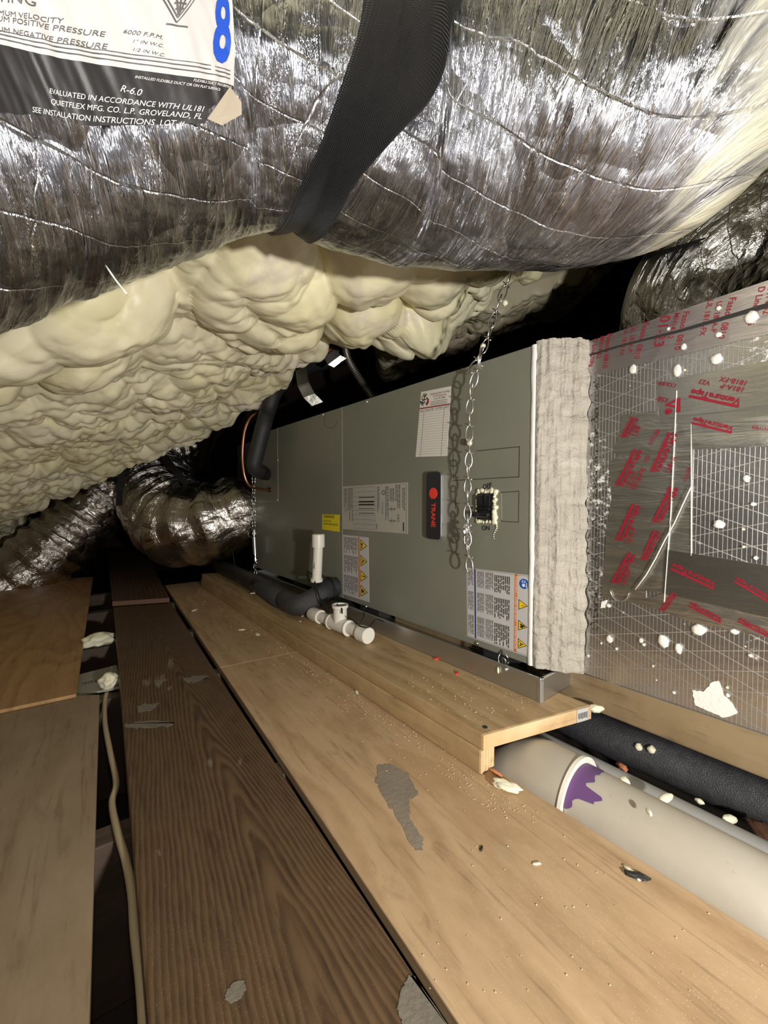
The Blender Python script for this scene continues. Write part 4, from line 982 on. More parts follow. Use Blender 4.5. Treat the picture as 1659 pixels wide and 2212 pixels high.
# breaker in a foamed cut-out, with marker-pen words
qa, qb = lc(1034, 1122), lc(1066, 1066); br_ = thing('x', 'x', 'x', (0, 0, 0)); bpy.data.objects.remove(br_)
b = MB(); b.box(qa.x, qb.x, qa.y, qb.y, -.002, .006); cb = b.build('breaker', M['black_plastic'], FU, unit, bevel=.001)
W = qb.x - qa.x; Hh = qb.y - qa.y
for k in (0, 1):
    b = MB(); xa = qa.x + W * (.05 + .48 * k); b.box(xa, xa + W * .42, qa.y + Hh * .52, qb.y - Hh * .06, .006, .011); b.box(xa, xa + W * .42, qa.y + Hh * .36, qa.y + Hh * .48, .006, .013); b.build('breaker_body', M['black_plastic'], FU, cb, bevel=.0015)
b = MB(); b.box(qa.x - W * .10, qa.x + W * .95, qa.y + Hh * .10, qa.y + Hh * .30, .006, .020); b.build('breaker_toggle', M['black_plastic'], FU, cb, bevel=.003)
b = MB(); rr = random.Random(8)
for i in range(46):
    t = i / 46; s_ = t * 4; side_ = int(s_); f_ = s_ - side_
    P = [(qa.x - .004, qa.y - .004), (qb.x + .005, qa.y - .004), (qb.x + .006, qb.y + .005), (qa.x - .002, qb.y + .005)]
    a, c = P[side_], P[(side_ + 1) % 4]; r = rr.uniform(.002, .0045) * (1.5 if side_ in (1, 2) else 1)
    b.blob((a[0] + (c[0] - a[0]) * f_ + rr.uniform(-.002, .002), a[1] + (c[1] - a[1]) * f_ + rr.uniform(-.002, .002), .002), r, i, .5, 2, sc=(1, 1, .8))
for k in range(9): b.blob((qb.x + .006 + .004 * math.sin(k * .7), qa.y - .003 - .0045 * k, .001), .0028 - .0002 * k, k, .3, 1)
b.build('foam_collar', M['foam_bit'], FU, unit, smooth=True)
b = MB()
def wtext(mb, txt, p0, p1, bold=0.0, shear=0.0, sx=1.0, z=.0006, F=FU, mi=0, size=None):
    a = lc(*p0, F); c = lc(*p1, F); d = Vector((c.x - a.x, c.y - a.y)); size = size or d.length / (txt_width(txt) * sx)
    mb.text(txt, a.x, a.y, size, math.atan2(d.y, d.x), z, mi, sx=sx, bold=bold, shear=shear); return a, d, size
wtext(b, 'OFF', (1043, 1057), (1062, 1052), shear=.2, bold=.03); wtext(b, 'ON', (1041, 1145), (1058, 1145), bold=.03); b.build('marker_writing', M['ink'], FU, unit)
# ------------------------------------------------------------------ drain pan
pq = FB.inverted() @ hz(1168, 1519, zb2); px1 = pq.x; py0 = pq.y; pz0 = zb2; pz1 = (FB.inverted() @ onpl(1167, 1466, FB @ pq, AC)).z
print('pan', px1, py0, pz1, 'unit face y', A0.dot(AC), 'bottom', A0.z)
pan = thing('drain_pan', 'shiny galvanised drain pan under the air handler', 'pan', FB @ Vector((px1 - .6, py0 + .3, pz0)))
pxl = px1 - 1.42; pyb = py0 + .60; t_ = .0012
e2 = hz(1255, 1465, zb2)                                     # near end wall runs slightly askew
ev = (FB.inverted() @ e2); 
b = MB(); b.box(pxl, px1, py0, pyb, pz0, pz0 + t_)
b.box(pxl, px1, py0, py0 + t_, pz0, pz1); b.box(pxl, px1, pyb - t_, pyb, pz0, pz1); b.box(pxl, pxl + t_, py0, pyb, pz0, pz1); b.box(px1 - t_, px1, py0, pyb, pz0, pz1)
b.build('tray', M['galv'], FB, pan)
b = MB(); b.box(pxl, px1, py0 - .0025, py0 + .003, pz1 - .006, pz1 + .001); b.box(px1 - .003, px1 + .0025, py0, pyb, pz1 - .006, pz1 + .001); b.build('rolled_rim', M['galv'], FB, pan, bevel=.001)
b = MB(); b.prism([(px1, py0 - .002), (px1 + .004, py0 + .004), (px1 + .001, py0 + .012), (px1 - .008, py0 - .0015)], pz0, pz1 + .001); b.build('folded_corner', M['galv'], FB, pan, bevel=.001)
for k in range(3):
    b = MB(); b.box(-.05, .05, 0, .08, 0, A0.z - pz0 - t_ - .0005)
    tag(b.build('support_block', M['rubber'], FB @ Matrix.Translation((px1 - .15 - k * .5, A0.dot(AC) + .06, pz0 + t_))), ['black pad under the near end of the air handler', 'black pad under the middle of the air handler', 'black pad under the far end of the air handler'][k], 'pad')
# ring clip, droplet bits on the unit's lower edge
q = lc(1092, 1420); b = MB(); b.tube([(q.x + .012 * math.cos(a), q.y + .014 * math.sin(a), .006 + .004 * math.sin(2 * a)) for a in [i * math.pi / 12 for i in range(24)]], .0014, 8, closed=True)
b.tube([(q.x + .006 + .006 * math.cos(a), q.y - .006 + .010 * math.sin(a), .012 + .004 * math.sin(a)) for a in [i * math.pi / 10 for i in range(20)]], .0013, 8, closed=True)
b.lathe([(.005, 0), (.005, .004), (.0035, .006), (0, .0065)], 14, Matrix.Translation((q.x + .004, q.y - .010, 0)))
b.build('ring_clip', M['zinc'], FU, unit, smooth=True)
bit(1092, 1446, y=py0 - .004, r=.0045, mat='galv', name='screw_head', cat='screw', label='silver screw head on the drain pan wall', seed=31, amp=.1)
bit(1076, 1448, y=py0 - .003, r=.0045, seed=32, sc=(.5, .5, 1.6), label='yellowish foam drip on the drain pan wall')

# ------------------------------------------------------------------ foil plenum and mastic collar
B0 = dep(1256, 1456, .779); G0 = Vector((B0.x, B0.y, B0.z)); FG = frame(G0, DX, (0, 0, 1))
HG = lc(1264, 737, FG).y; print('plenum H', HG)
plen = thing('duct_plenum', 'big foil-faced duct board plenum at the right end of the air handler', 'plenum', FG @ Vector((.5, 0, -.25)))
b = MB(); b.box(0, 1.25, 0, HG, -.53, 0); b.build('board_box', M['duct_board'], FG, plen, bevel=.004)
def tape(name, pts, mat, z1=.0012, z0=.0002, seed=0):
    b = MB(); P = [lc(*p, FG) for p in pts]; P = [(p.x, p.y) for p in P]
    ar = sum(P[i][0] * P[(i + 1) % len(P)][1] - P[(i + 1) % len(P)][0] * P[i][1] for i in range(len(P)))
    if ar < 0: P = P[::-1]
    b.prism(P, z0, z1); return b.build(name, M[mat], FG, plen)
tp_edge = tape('foil_tape', [(1264, 741), (1662, 605), (1900, 522), (1900, 640), (1662, 722), (1561, 745), (1475, 767), (1410, 781), (1350, 794), (1312, 803), (1266, 815)], 'tape_pale')
tp_v = tape('foil_tape', [(1345, 897), (1420, 888), (1428, 915), (1497, 912), (1494, 1195), (1440, 1192), (1436, 1282), (1396, 1276), (1395, 1308), (1300, 1288), (1312, 1130), (1322, 1078), (1316, 1000), (1336, 985), (1325, 975), (1340, 930)], 'tape', .0012)
tp_a = tape('foil_tape', [(1421, 828), (1510, 808), (1662, 780), (1900, 735), (1900, 890), (1662, 903), (1500, 915), (1427, 914)], 'tape_smooth', .0020)
tp_b = tape('foil_tape', [(1495, 917), (1662, 898), (1900, 880), (1900, 960), (1662, 965), (1497, 971)], 'tape', .0026)
tp_d = tape('foil_tape', [(1372, 1300), (1434, 1281), (1662, 1333), (1900, 1385), (1900, 1440), (1662, 1378), (1500, 1345)], 'tape', .0018)
tp_c = tape('foil_tape', [(1438, 1187), (1500, 1196), (1662, 1222), (1900, 1262), (1900, 1385), (1662, 1334), (1432, 1281)], 'tape_smooth', .0026)
tape('tape_crease', [(1273, 766), (1335, 747), (1400, 730), (1470, 712), (1560, 685), (1664, 653), (1900, 575), (1900, 585), (1664, 664), (1560, 693), (1470, 718), (1400, 735), (1335, 751), (1274, 770)], 'ink', .0022)
b = MB(); outline(b, [(1463, 845), (1450, 1110), (1436, 1300)], .0006, closed=False, z=.0040, F=FG); b.build('tape_edge', M['foam_white'], FG, plen)
b = MB(); outline(b, [(1494, 915), (1494, 1200)], .0006, closed=False, z=.0032, F=FG); b.build('tape_edge', M['foam_white'], FG, plen)
mr = {}
def red(tp, txt, p0, p1, bar=None, z=.0030, **k):
    mb = mr.setdefault(tp, MB()); a, d, size = wtext(mb, txt, p0, p1, z=z, F=FG, bold=.03 if bar else .008, **k)
    if bar:
        dn = d.normalized(); nn_ = Vector((-dn.y, dn.x)) * size; A_ = Vector((a.x, a.y))
        lo, hi = bar; mb.add([(*(A_ + nn_ * lo - dn * size * .1), z), (*(A_ + d + nn_ * lo), z), (*(A_ + d + nn_ * hi), z), (*(A_ - dn * size * .1 + nn_ * hi), z)], [(0, 1, 2, 3)])
for tp, t_x, p0, p1 in ((tp_v, 'VentureTape', (1424, 1022), (1464, 938)), (tp_v, 'VentureTape', (1347, 1053), (1388, 975)), (tp_v, 'VentureTape', (1348, 1172), (1384, 1094)), (tp_v, 'VentureTape', (1428, 1132), (1466, 1056)),
                        (tp_v, 'VentureTape', (1336, 1264), (1374, 1200)), (tp_v, 'Venture', (1356, 948), (1380, 905)), (tp_v, 'VentureTape', (1400, 1212), (1428, 1150)),
                        (tp_d, 'VentureTape', (1436, 1322), (1464, 1284)), (tp_a, 'VentureTape', (1603, 862), (1497, 841)), (tp_b, 'VentureTape', (1587, 922), (1501, 902)), (tp_c, 'VentureTape', (1548, 1258), (1456, 1216)), (tp_c, 'VentureTape', (1668, 1290), (1594, 1246)), (tp_d, 'VentureTape', (1562, 1335), (1494, 1300)), (tp_d, 'VentureTape', (1668, 1368), (1600, 1334)), (tp_a, 'Ve', (1438, 868), (1438, 895))):
    red(tp, t_x, p0, p1, (.72, 1.05), z=.0032)
for tp, t_x, p0, p1 in ((tp_v, '1581A', (1446, 1024), (1463, 988)), (tp_v, '181A-P', (1361, 1056), (1378, 1020)), (tp_v, '181B-FX', (1373, 1060), (1397, 1012)), (tp_v, '158', (1375, 945), (1386, 922)), (tp_v, '181A-P', (1362, 1176), (1376, 1142)), (tp_v, '181A-P', (1350, 1266), (1366, 1232)),
                        (tp_a, '181A-P', (1612, 838), (1560, 829)), (tp_a, '181B-FX', (1618, 824), (1558, 814)), (tp_a, 'V23', (1537, 824), (1514, 820)), (tp_a, '158', (1447, 862), (1425, 856)), (tp_v, 'V23', (1397, 1001), (1406, 985)), (tp_v, 'COLIER', (1408, 962), (1429, 928)), (tp_v, 'COLIER', (1484, 1040), (1494, 1010)), (tp_a, 'COLIER', (1463, 830), (1424, 824)), (tp_b, 'HTHER', (1662, 925), (1626, 920))):
    red(tp, t_x, p0, p1, z=.0032)
for t_x, p0, p1 in (('Fasson 0810', (1313, 721), (1302, 796)), ('MH14-52', (1299, 726), (1289, 775)), ('D Line 70P6', (1284, 732), (1272, 793)), ('UL 181B-FX', (1351, 710), (1339, 769)), ('UL 181A-P', (1366, 704), (1357, 762)), ('Fasson 0810', (1392, 696), (1370, 775)),
                    ('01-23', (1428, 683), (1412, 749)), ('MH14-52', (1459, 676), (1443, 732)), ('Fasson 0810', (1478, 673), (1457, 756)), ('UL 181B-FX', (1530, 649), (1511, 726)), ('UL 181A-P', (1549, 652), (1535, 719)), ('Fasson 0810', (1577, 643), (1551, 732)), ('D Line 70P6', (1640, 620), (1615, 704)), ('MH14-52', (1662, 610), (1648, 680))):
    red(tp_edge, t_x, p0, p1, z=.0018)
for tp, mb in mr.items(): mb.build('red_print', M['ink_red'], FG, tp)
b = MB(); rr = random.Random(3)
for i in range(150):
    y = rr.random(); px, py = rr.choice((rr.uniform(1268, 1292), 1289 + rr.uniform(-2, 2))), 815 + y * 545
    q = lc(px, py, FG); s_ = rr.uniform(.0007, .0013); b.box(q.x - s_, q.x + s_, q.y - s_ * rr.choice((1, 1, 3)), q.y + s_, .0002, .0008)
b.build('ink_dots', M['ink'], FG, plen)
DR = [(1369, 798, 9, 1.3), (1464, 801, 9, 1.6), (1549, 776, 11, 1), (1553, 724, 6, 1), (1480, 800, 3, 1), (1445, 711, 4, 1), (1553, 667, 5, 1), (1623, 686, 12, 1.2), (1478, 750, 6, 1.3), (1613, 1034, 6, 1.3), (1554, 1133, 11, .9), (1606, 1143, 3, 1), (1628, 1089, 5, .8), (1607, 1181, 3, 1), (1633, 1205, 4, 1),
      (1260, 1378, 4, 1.3), (1300, 1389, 3, 1), (1318, 1380, 8, 1.4), (1272, 1416, 4, 1.2), (1333, 1401, 4, 1), (1386, 1383, 5, 1.3), (1392, 1392, 4, 1), (1434, 1385, 12, 1.4), (1467, 1400, 8, 1.7), (1316, 1308, 6, .8), (1412, 1438, 3, 1), (1419, 1468, 2, 1), (1457, 1495, 4, 1), (1572, 1484, 3, 1), (1573, 1501, 4, 1), (1587, 1364, 8, .7), (1622, 1415, 4, 1), (1510, 1360, 14, 1)]
for i, (px, py, r, k) in enumerate(DR):
    q = lc(px, py, FG); r_ = r * .00068; b = MB(); b.blob((q.x, q.y, .003), r_, i, .35, 2, sc=(1, k, .3)); b.build('splatter', M['foam_white'] if r > 3 else M['foam_bit'], FG, plen, smooth=True)
def lobed(cx_, cy_, pts, name, z1=.002):
    b = MB(); P = []
    n_ = len(pts)
    for i in range(n_):
        a, c = pts[i], pts[(i + 1) % n_]
        for k in range(5):
            t = k / 5; P.append((a[0] + (c[0] - a[0]) * t + 2.6 * noise.noise(Vector((i * 3.1 + k * .9, 0, cx_))), a[1] + (c[1] - a[1]) * t + 2.6 * noise.noise(Vector((i * 2.1 + k * .9, 5, cx_)))))
    q_ = [lc(*p, FG) for p in P]; q_ = [(p.x, p.y) for p in q_]
    ar = sum(q_[i][0] * q_[(i + 1) % len(q_)][1] - q_[(i + 1) % len(q_)][0] * q_[i][1] for i in range(len(q_)))
    if ar < 0: q_ = q_[::-1]
    b.prism(q_, .0002, z1); return b.build(name, M['foam_white'], FG, plen)
lobed(1, 1, [(1496, 1490), (1520, 1494), (1540, 1472), (1553, 1470), (1563, 1500), (1580, 1518), (1594, 1540), (1566, 1550), (1530, 1535), (1502, 1522)], 'white_patch')
lobed(2, 1, [(1300, 1300), (1312, 1296), (1308, 1312), (1298, 1314)], 'white_patch')
b = MB(); b.tube([tuple(lc(*p, FG).xy) + (.008,) for p in [(1497, 1050), (1478, 1090), (1460, 1130), (1440, 1165), (1420, 1205), (1400, 1240), (1376, 1272)]], .0010, 8)
b.build('taped_string', M['foam_white'], FG, plen, smooth=True)
b = MB(); q0 = lc(1340, 1268, FG); b.tube([(q0.x + .017 * math.sin(a) * .9, q0.y - .006 - .02 * math.cos(a) * 1.0, .004) for a in [math.radians(-85 + 170 * i / 16) for i in range(17)]], .0009, 6); b.build('wire_loop', M['zinc'], FG, plen, smooth=True)
# mastic collar between cabinet and plenum
col_ = thing('mastic_collar', 'thick smeared grey-white mastic collar joining cabinet and foil plenum', 'mastic', FU @ Vector((.05, 0, 0)))
vs = []; fs = []; n1, n2 = 46, 260
gA = G0 + Vector((0, 0, 0)); zt, zb_ = A0.z + H, A0.z
for i in range(n1 + 1):
    s_ = i / n1
    for j in range(n2 + 1):
        t = j / n2; zz = (zb_ - .0 + .0 * s_) * (1 - t) + (zt + .006) * t
        A_ = FU @ Vector((.001, 0, -.001)); C_ = FG @ Vector((.004 + .006 * noise.noise(Vector((t * 30, 7, 0))), 0, 0))
        p = A_ * (1 - s_) + C_ * s_; p.z = zz - .012 * s_ * (1 - t)
        nr = Vector((C_.y - A_.y, -(C_.x - A_.x), 0)).normalized()
        if nr.y > 0: nr = -nr
        hgt = .011 * math.sin(math.pi * s_) ** .6 + .007 * noise.noise(Vector((s_ * 6, t * 2.2, 0))) + .007 * abs(noise.noise(Vector((s_ * 17, t * 3, 3)))) + .003 * abs(noise.noise(Vector((s_ * 40, t * 6, 4)))) + .002 * noise.noise(Vector((s_ * 9, t * 34, 1)))
        if t < .25: hgt += .006 * abs(noise.noise(Vector((s_ * 9, t * 40, 9)))) * (1 - s_)
        vs.append(p + nr * hgt)
for i in range(n1):
    for j in range(n2): fs.append((i * (n2 + 1) + j, (i + 1) * (n2 + 1) + j, (i + 1) * (n2 + 1) + j + 1, i * (n2 + 1) + j + 1))
b = MB(); b.add(vs, fs); b.build('smeared_face', M['mastic'], FB, col_, world=True, smooth=True)
b = MB(); pu = FB.inverted() @ (FU @ Vector((.001, 0, -.003))); pg = FB.inverted() @ (FG @ Vector((-.001, 0, -.003)))
b.prism([(pu.x, pu.y), (pg.x, pg.y), (pg.x, pg.y + .4), (pu.x, pu.y + .4)], zb_ + .001, zt); b.build('core', M['mastic'], FB, col_)

# ------------------------------------------------------------------ pipes in front of the cabinet
def capped(mb, A_, B_, r, rc, lc_, seg=28):   # pipe with a cap at B
    d = (B_ - A_).normalized(); mb.tube([A_, B_], r, seg)
trap = thing('pvc_cleanout', 'white pvc drain tee with capped ends lying on the wide board', 'pvc pipe', hz(740, 1370, zb2))
zc = zb2 + .0205
T0 = hz(676, 1326, zc); T1 = hz(797, 1374, zc + .0015); td = (T1 - T0).normalized(); TL = (T1 - T0).length
b = MB(); b.tube([T0, T1 - td * .01], .0155, 28); b.build('pipe', M['pvc'], None, trap, auto=40)
b = MB(); b.tube([T1 - td * .035, T1 - td * .002, T1], [.0215, .0215, .0195], 32); b.build('end_cap', M['pvc'], None, trap, auto=40)
b = MB(); b.tube([T0 - td * .008, T0, T0 + td * .045], [.018, .0205, .0205], 32); b.build('end_cap', M['pvc'], None, trap, auto=40)
mid = T0 + td * TL * .53
b = MB(); b.tube([mid - td * .042, mid + td * .042], .0205, 32)
bb = mid; b.tube([bb, bb + Vector((0, 0, .052))], .0195, 32); b.build('tee', M['pvc'], None, trap, auto=40)
for k in (-.042, .042):
    b = MB(); b.tube([mid + td * (k - .002), mid + td * (k + .002)], .0225, 32); b.build('tee_rim', M['pvc'], None, trap, auto=40)
b = MB(); Mt = Matrix.Translation(bb + Vector((0, 0, .048))); b.lathe([(.0205, 0), (.0235, .002), (.0235, .010), (.019, .010), (.019, .002)], 32, Mt); b.build('open_stub_rim', M['pvc'], None, trap, auto=40)
b = MB(); b.lathe([(0, .0), (.0185, 0), (.0185, .006), (0, .006)], 24, Mt); b.build('stub_hole_shade', M['wire'], None, trap)  # solid black disc: the shade inside the open stub as colour
# black insulated condensate line
e_in = onpl(727, 1281, A0 - AC * .0, AC); 
cl = thing('condensate_line', 'black foam-insulated drain line bending away along the foot of the air handler', 'insulated pipe', hz(650, 1300, zb2))
zl = zb2 + .037
c0 = Vector((e_in.x, e_in.y, .152)); c1 = c0 - AC * .135 + DX * .0; c1.z = zl
c2 = c1 - DX * .42 + AC * .03; c3 = c2 - DX * .9 + AC * .02; 
b = MB(); b.tube(fillet([c0 + AC * -.02, c1, c2], .06, 10), .034, 28); b.build('near_sleeve', M['rubber_gloss'], None, cl, smooth=True)
b = MB(); b.tube([c1 - DX * .13, c2, c3], .0325, 28); b.build('far_sleeve', M['rubber'], None, cl, smooth=True)
b = MB(); b.tube([c0 - AC * .001, c0 - AC * .03], .032, 28); b.build('cuff', M['rubber'], None, cl, auto=40)
b = MB(); b.tube([c0 - AC * .028, c0 - AC * .031], .0355, 28); b.build('zip_tie', M['wire'], None, cl, auto=40)
sp = thing('pvc_standpipe', 'short upright white pvc pipe with a cap rising from the black drain line', 'pvc pipe', c0 - AC * .07)
s0 = c0 - AC * .075 + Vector((0, 0, .026)); s1 = s0 + Vector((.006, 0, .125))
b = MB(); b.tube([s0, s1], .0155, 28); b.build('pipe', M['pvc'], None, sp, auto=40)
b = MB(); b.tube([s1 + Vector((0, 0, -.012)), s1 + Vector((0, 0, .028)), s1 + Vector((0, 0, .030))], [.0205, .0205, .018], 28); b.build('cap', M['pvc'], None, sp, auto=40)
b = MB(); b.tube([s0 + Vector((0, 0, .001)), s0 + Vector((0, 0, .012))], .0195, 28); b.build('socket', M['pvc'], None, sp, auto=40)
b = MB(); b.box(-.0008, .0008, 0, .02, 0, .0003); b.text('PVC', 0, 0, .006, math.pi / 2, .0002); 
b.build('lettering', M['ink_soft'], frame(s0 + Vector((0, 0, .045)) - Vector((.3, 1, 0)).normalized() * .0158, (1, -.3, 0), (0, 0, 1)), sp)
# thin black wires
def wire(name, pts, r, mat, label, cat='wire', seg=8, n=8):
    b = MB(); b.tube(catmull(pts, n), r, seg); return tag(b.build(name, M[mat], smooth=True), label, cat)
Yw = 1.22
wire('wire', [dep(670, 1262, 1.36), dep(664, 1235, 1.38), dep(676, 1245, 1.3), dep(690, 1290, 1.22), dep(705, 1310, 1.18), dep(735, 1312, 1.12), dep(739, 1325, 1.1)], .0022, 'wire', 'black wire draped over the black drain line into the white tee')
wire('wire', [dep(700, 1300, 1.2), dep(712, 1318, 1.16), dep(722, 1322, 1.13), dep(730, 1300, 1.16)], .0022, 'wire', 'black wire loop beside the open stub of the white tee')
wire('wire', [dep(788, 1312, 1.10), dep(784, 1335, 1.07), dep(770, 1345, 1.06), dep(756, 1335, 1.08)], .0018, 'wire', 'thin dark wire curling from the cabinet foot behind the white tee')
wire('wire', [dep(830, 1343, 1.04), dep(812, 1338, 1.05), dep(795, 1355, 1.03), dep(775, 1352, 1.04)], .0018, 'wire', 'thin dark wire lying over the drain pan rim beyond the white cap')
wire('wire', [dep(503, 1190, 1.62), dep(510, 1240, 1.58), dep(520, 1262, 1.5), dep(545, 1280, 1.45)], .0018, 'wire', 'thin dark wire drooping in front of the far end of the black drain line')

# ------------------------------------------------------------------ refrigerant lines, copper, gear above
b = MB(); Yf = (FU @ lc(578, 1024)).y
sl = thing('suction_line', 'black insulated refrigerant line bending down to the far end of the cabinet', 'insulated pipe', dep(560, 960, 1.6))
pe = dep(577, 1025, Yf - .005); p1_ = dep(553, 1008, Yf - .10)
b.tube(fillet([dep(566, 1020, Yf - .06), dep(546, 1012, Yf - .12), dep(560, 955, Yf - .13), dep(578, 888, Yf - .14)], .05, 8), .0315, 24); b.build('lower_sleeve', M['rubber'], None, sl, smooth=True)
b = MB(); b.tube(fillet([dep(577, 895, Yf - .14), dep(592, 845, Yf - .15), dep(648, 798, Yf + .05), dep(760, 770, Yf + .3)], .08, 8), .031, 24); b.build('upper_sleeve', M['rubber'], None, sl, smooth=True)
b = MB(); b.tube([dep(562, 1019, Yf - .07), dep(577, 1025, Yf - .006)], .026, 24); b.build('end_sleeve', M['rubber'], None, sl, auto=40)
b = MB(); b.tube([dep(569, 1022, Yf - .035), dep(572, 1023, Yf - .025)], .029, 24); b.build('zip_tie', M['wire'], None, sl, auto=40)
cp = thing('copper_line', 'thin bare copper tube curving into the far end of the cabinet', 'copper tube', dep(526, 980, 1.6))
b = MB(); b.tube(catmull([dep(575, 890, Yf), dep(556, 893, Yf - .1), dep(540, 905, Yf - .13), dep(528, 935, Yf - .14), dep(524, 985, Yf - .14), dep(529, 1030, Yf - .14), dep(541, 1050, Yf - .12), dep(560, 1057, Yf - .07), dep(588, 1058, Yf - .004)], 8), .0052, 12); b.build('tube', M['copper'], None, cp, smooth=True)
b = MB(); b.tube([dep(580, 1058, Yf - .022), dep(589, 1058, Yf - .003)], [.009, .017], 18); b.build('grommet', M['wire'], None, cp, auto=40)
eb = thing('junction_box', 'dark metal electrical box half hidden behind the foam edge', 'electrical box', dep(785, 760, 1.72))
b = MB(); c = dep(785, 728, 1.72); b.box(-.07, .07, -.05, .07, 0, .06); b.build('box', M['box_dark'], frame(c, (1, .1, .1), (-.1, .1, 1)), eb, bevel=.003)
b = MB(); b.blob(dep(722, 722, 1.7), .02, 5, .5, 2, sc=(1, .6, .8)); b.build('blue_connector', M['blue_plastic'], None, eb, smooth=True)
b = MB(); b.blob(dep(716, 755, 1.66), .022, 9, .7, 2, sc=(1.2, .5, .7)); b.build('rusty_bracket', M['terracotta'], None, eb, smooth=True)
pts = catmull([dep(745, 742, 1.68), dep(752, 775, 1.66), dep(775, 815, 1.66), dep(800, 852, 1.70), dep(830, 900, 1.8)], 22)
b = MB(); b.tube(pts, [.0125 + .0022 * (i % 2) for i in range(len(pts))], 18); tag(b.build('flexible_conduit', M['conduit']), 'ribbed metal conduit running down behind the air handler', 'conduit')
b = MB(); P = [(650, 796, 1.62), (655, 830, 1.60), (668, 855, 1.60), (686, 873, 1.61)]
ribbon([dep(*p) for p in P], (.022, 0, .008), 'grimy torn foil tape end dangling above the cabinet', 'tape', 'tape_scrap', 'tape')
ribbon([dep(712, 762, 1.62), dep(722, 778, 1.62), dep(735, 784, 1.63)], (.025, 0, .018), 'small crumpled foil scrap below the electrical box', 'tape', 'tape_scrap', 'tape')
c = dep(520, 985, 2.42); b = MB(); b.box(-.06, .14, -.42, .07, -.3, 0); tag(b.build('end_plenum', M['steel_paint'], frame(c, DX, (0, 0, 1)), bevel=.003), 'dim grey metal box beyond the far end of the air handler', 'plenum')

# ------------------------------------------------------------------ chains
def make_link(k, r, wlen):
    mb = MB(); h = wlen / 2
    def loop(s_, ax):
        n_ = 26; P = []
        for i in range(n_):
            a = 2 * math.pi * i / n_; y = s_ * (h * .52 + (h * .50) * -math.cos(a)); xw = k * math.sin(a) * (1 - .15 * math.cos(a))
            P.append((xw, y, 0) if ax == 0 else (0, y, xw))
        mb.tube(P, r, 8, closed=True)
    loop(-1, 0); loop(1, 1)
    P = [(r * 2.1 * math.cos(a), (a / (2 * math.pi) - .75) * r * 2, r * 2.1 * math.sin(a)) for a in [i * math.pi / 6 for i in range(19)]]
    P = [(P[0][0] + k * .9, P[0][1] - r, P[0][2] + r)] + P + [(P[-1][0] - k * .9, P[-1][1] + r, P[-1][2] + r * 1.5)]
    mb.tube(P, r * .95, 7)
    me_o = mb.build('chain_link', M['zinc'], smooth=True); return me_o
def chain(label, pts, pitch, k=.0052, r=.00145, mat=None):
    root = thing('hanging_chain', label, 'chain', pts[0]); P = catmull(pts, 12); d = [0]
    for i in range(1, len(P)): d.append(d[-1] + (P[i] - P[i - 1]).length)
    n_ = int(d[-1] / pitch); proto = make_link(k, r, pitch * 1.22); me = proto.data; bpy.data.objects.remove(proto)
    for i in range(n_ + 1):
        s_ = min(d[-1] - 1e-4, i * pitch + .001); j = max(1, int(np.searchsorted(d, s_))); t = (s_ - d[j - 1]) / (d[j] - d[j - 1]); p = P[j - 1].lerp(P[j], t); y = (P[j - 1] - P[j]).normalized()
        face = Vector((-math.sin(.35 + .25 * math.sin(i * 1.9)), -1, 0)); x = y.cross(face).normalized()
        link('chain_link', me, frame(p, x, y), root)
    return root
zf = .034
ct = FU @ Vector((*lc(1034, 792).xy, .012))
low = [FU @ Vector((*lc(*p, FU, zf).xy, zf)) for p in [(1030, 800), (1018, 845), (1014, 905), (1014, 960), (1011, 1020), (1010, 1080), (1010, 1140), (1012, 1200), (1018, 1245)]]
chain('zinc chain hanging down the front of the air handler, ending over the warning label', low, .056, .0072)
up = [ct + Vector((0, -.004, .004)), dep(1052, 735, .885), dep(1073, 668, .875), dep(1092, 620, .87), dep(1112, 575, .865), dep(1140, 500, .86)]
top = CAM + (dep(1190, 330, .84) - CAM)
chain('taut zinc chain from the screw at the cabinet top up behind the huge duct', up[::-1], .056, .0072)
b = MB(); n_ = lc(1010, 1152, FU, zf)
for i in range(14):
    rr = random.Random(i); b.blob((n_.x + rr.uniform(-.009, .006), n_.y + rr.uniform(-.03, .02), zf + rr.uniform(-.004, .004)), rr.uniform(.003, .006), i, .8, 1, sc=(1, 1.3, .8))
tag(b.build('foil_wad', M['silver'], FU), 'crumpled bit of foil caught on the hanging chain above the warning label', 'foil scrap')
bt = bit; 
for px, py, Y, r, l in ((1091, 655, .872, .0062, 'cream foam crumb stuck high on the taut chain'), (1043, 748, .882, .0060, 'cream foam crumb stuck low on the taut chain'), (1120, 590, .87, .008, 'cream foam crumb at the top of the taut chain under the duct')):
    b = MB(); b.blob((0, 0, 0), r, int(px), .4, 2); tag(b.build('foam_chip', M['foam_bit'], Matrix.Translation(dep(px, py, Y)), smooth=True), l, 'foam bit')
q = lc(1014, 956, FU, .012); b = MB(); b.blob((q.x, q.y, .012), .007, 2, .3, 2); tag(b.build('foam_chip', M['foam_bit'], FU, smooth=True), 'cream foam crumb behind the hanging chain at mid height', 'foam bit')
qf = lc(548, 1100).x + .012
def fu(px, py, z=.03): q = lc(px, py, FU, z); return FU @ Vector((q.x, q.y, z))
chain('thin chain at the far end of the cabinet above the turnbuckle', [fu(548, 1025), fu(548, 1070), fu(548, 1120), fu(549, 1152)], .05, .008, .0016)
tb = thing('turnbuckle', 'small zinc turnbuckle hanging at the far end of the cabinet', 'turnbuckle', fu(550, 1180))
b = MB(); b.tube([fu(549, 1160), fu(551, 1197)], .0095, 12); b.build('body', M['galv'], None, tb, auto=40)
b = MB(); b.tube([fu(549, 1146), fu(549, 1162)], .003, 8); b.tube([fu(551, 1195), fu(552, 1212)], .003, 8); b.build('hook', M['zinc'], None, tb)
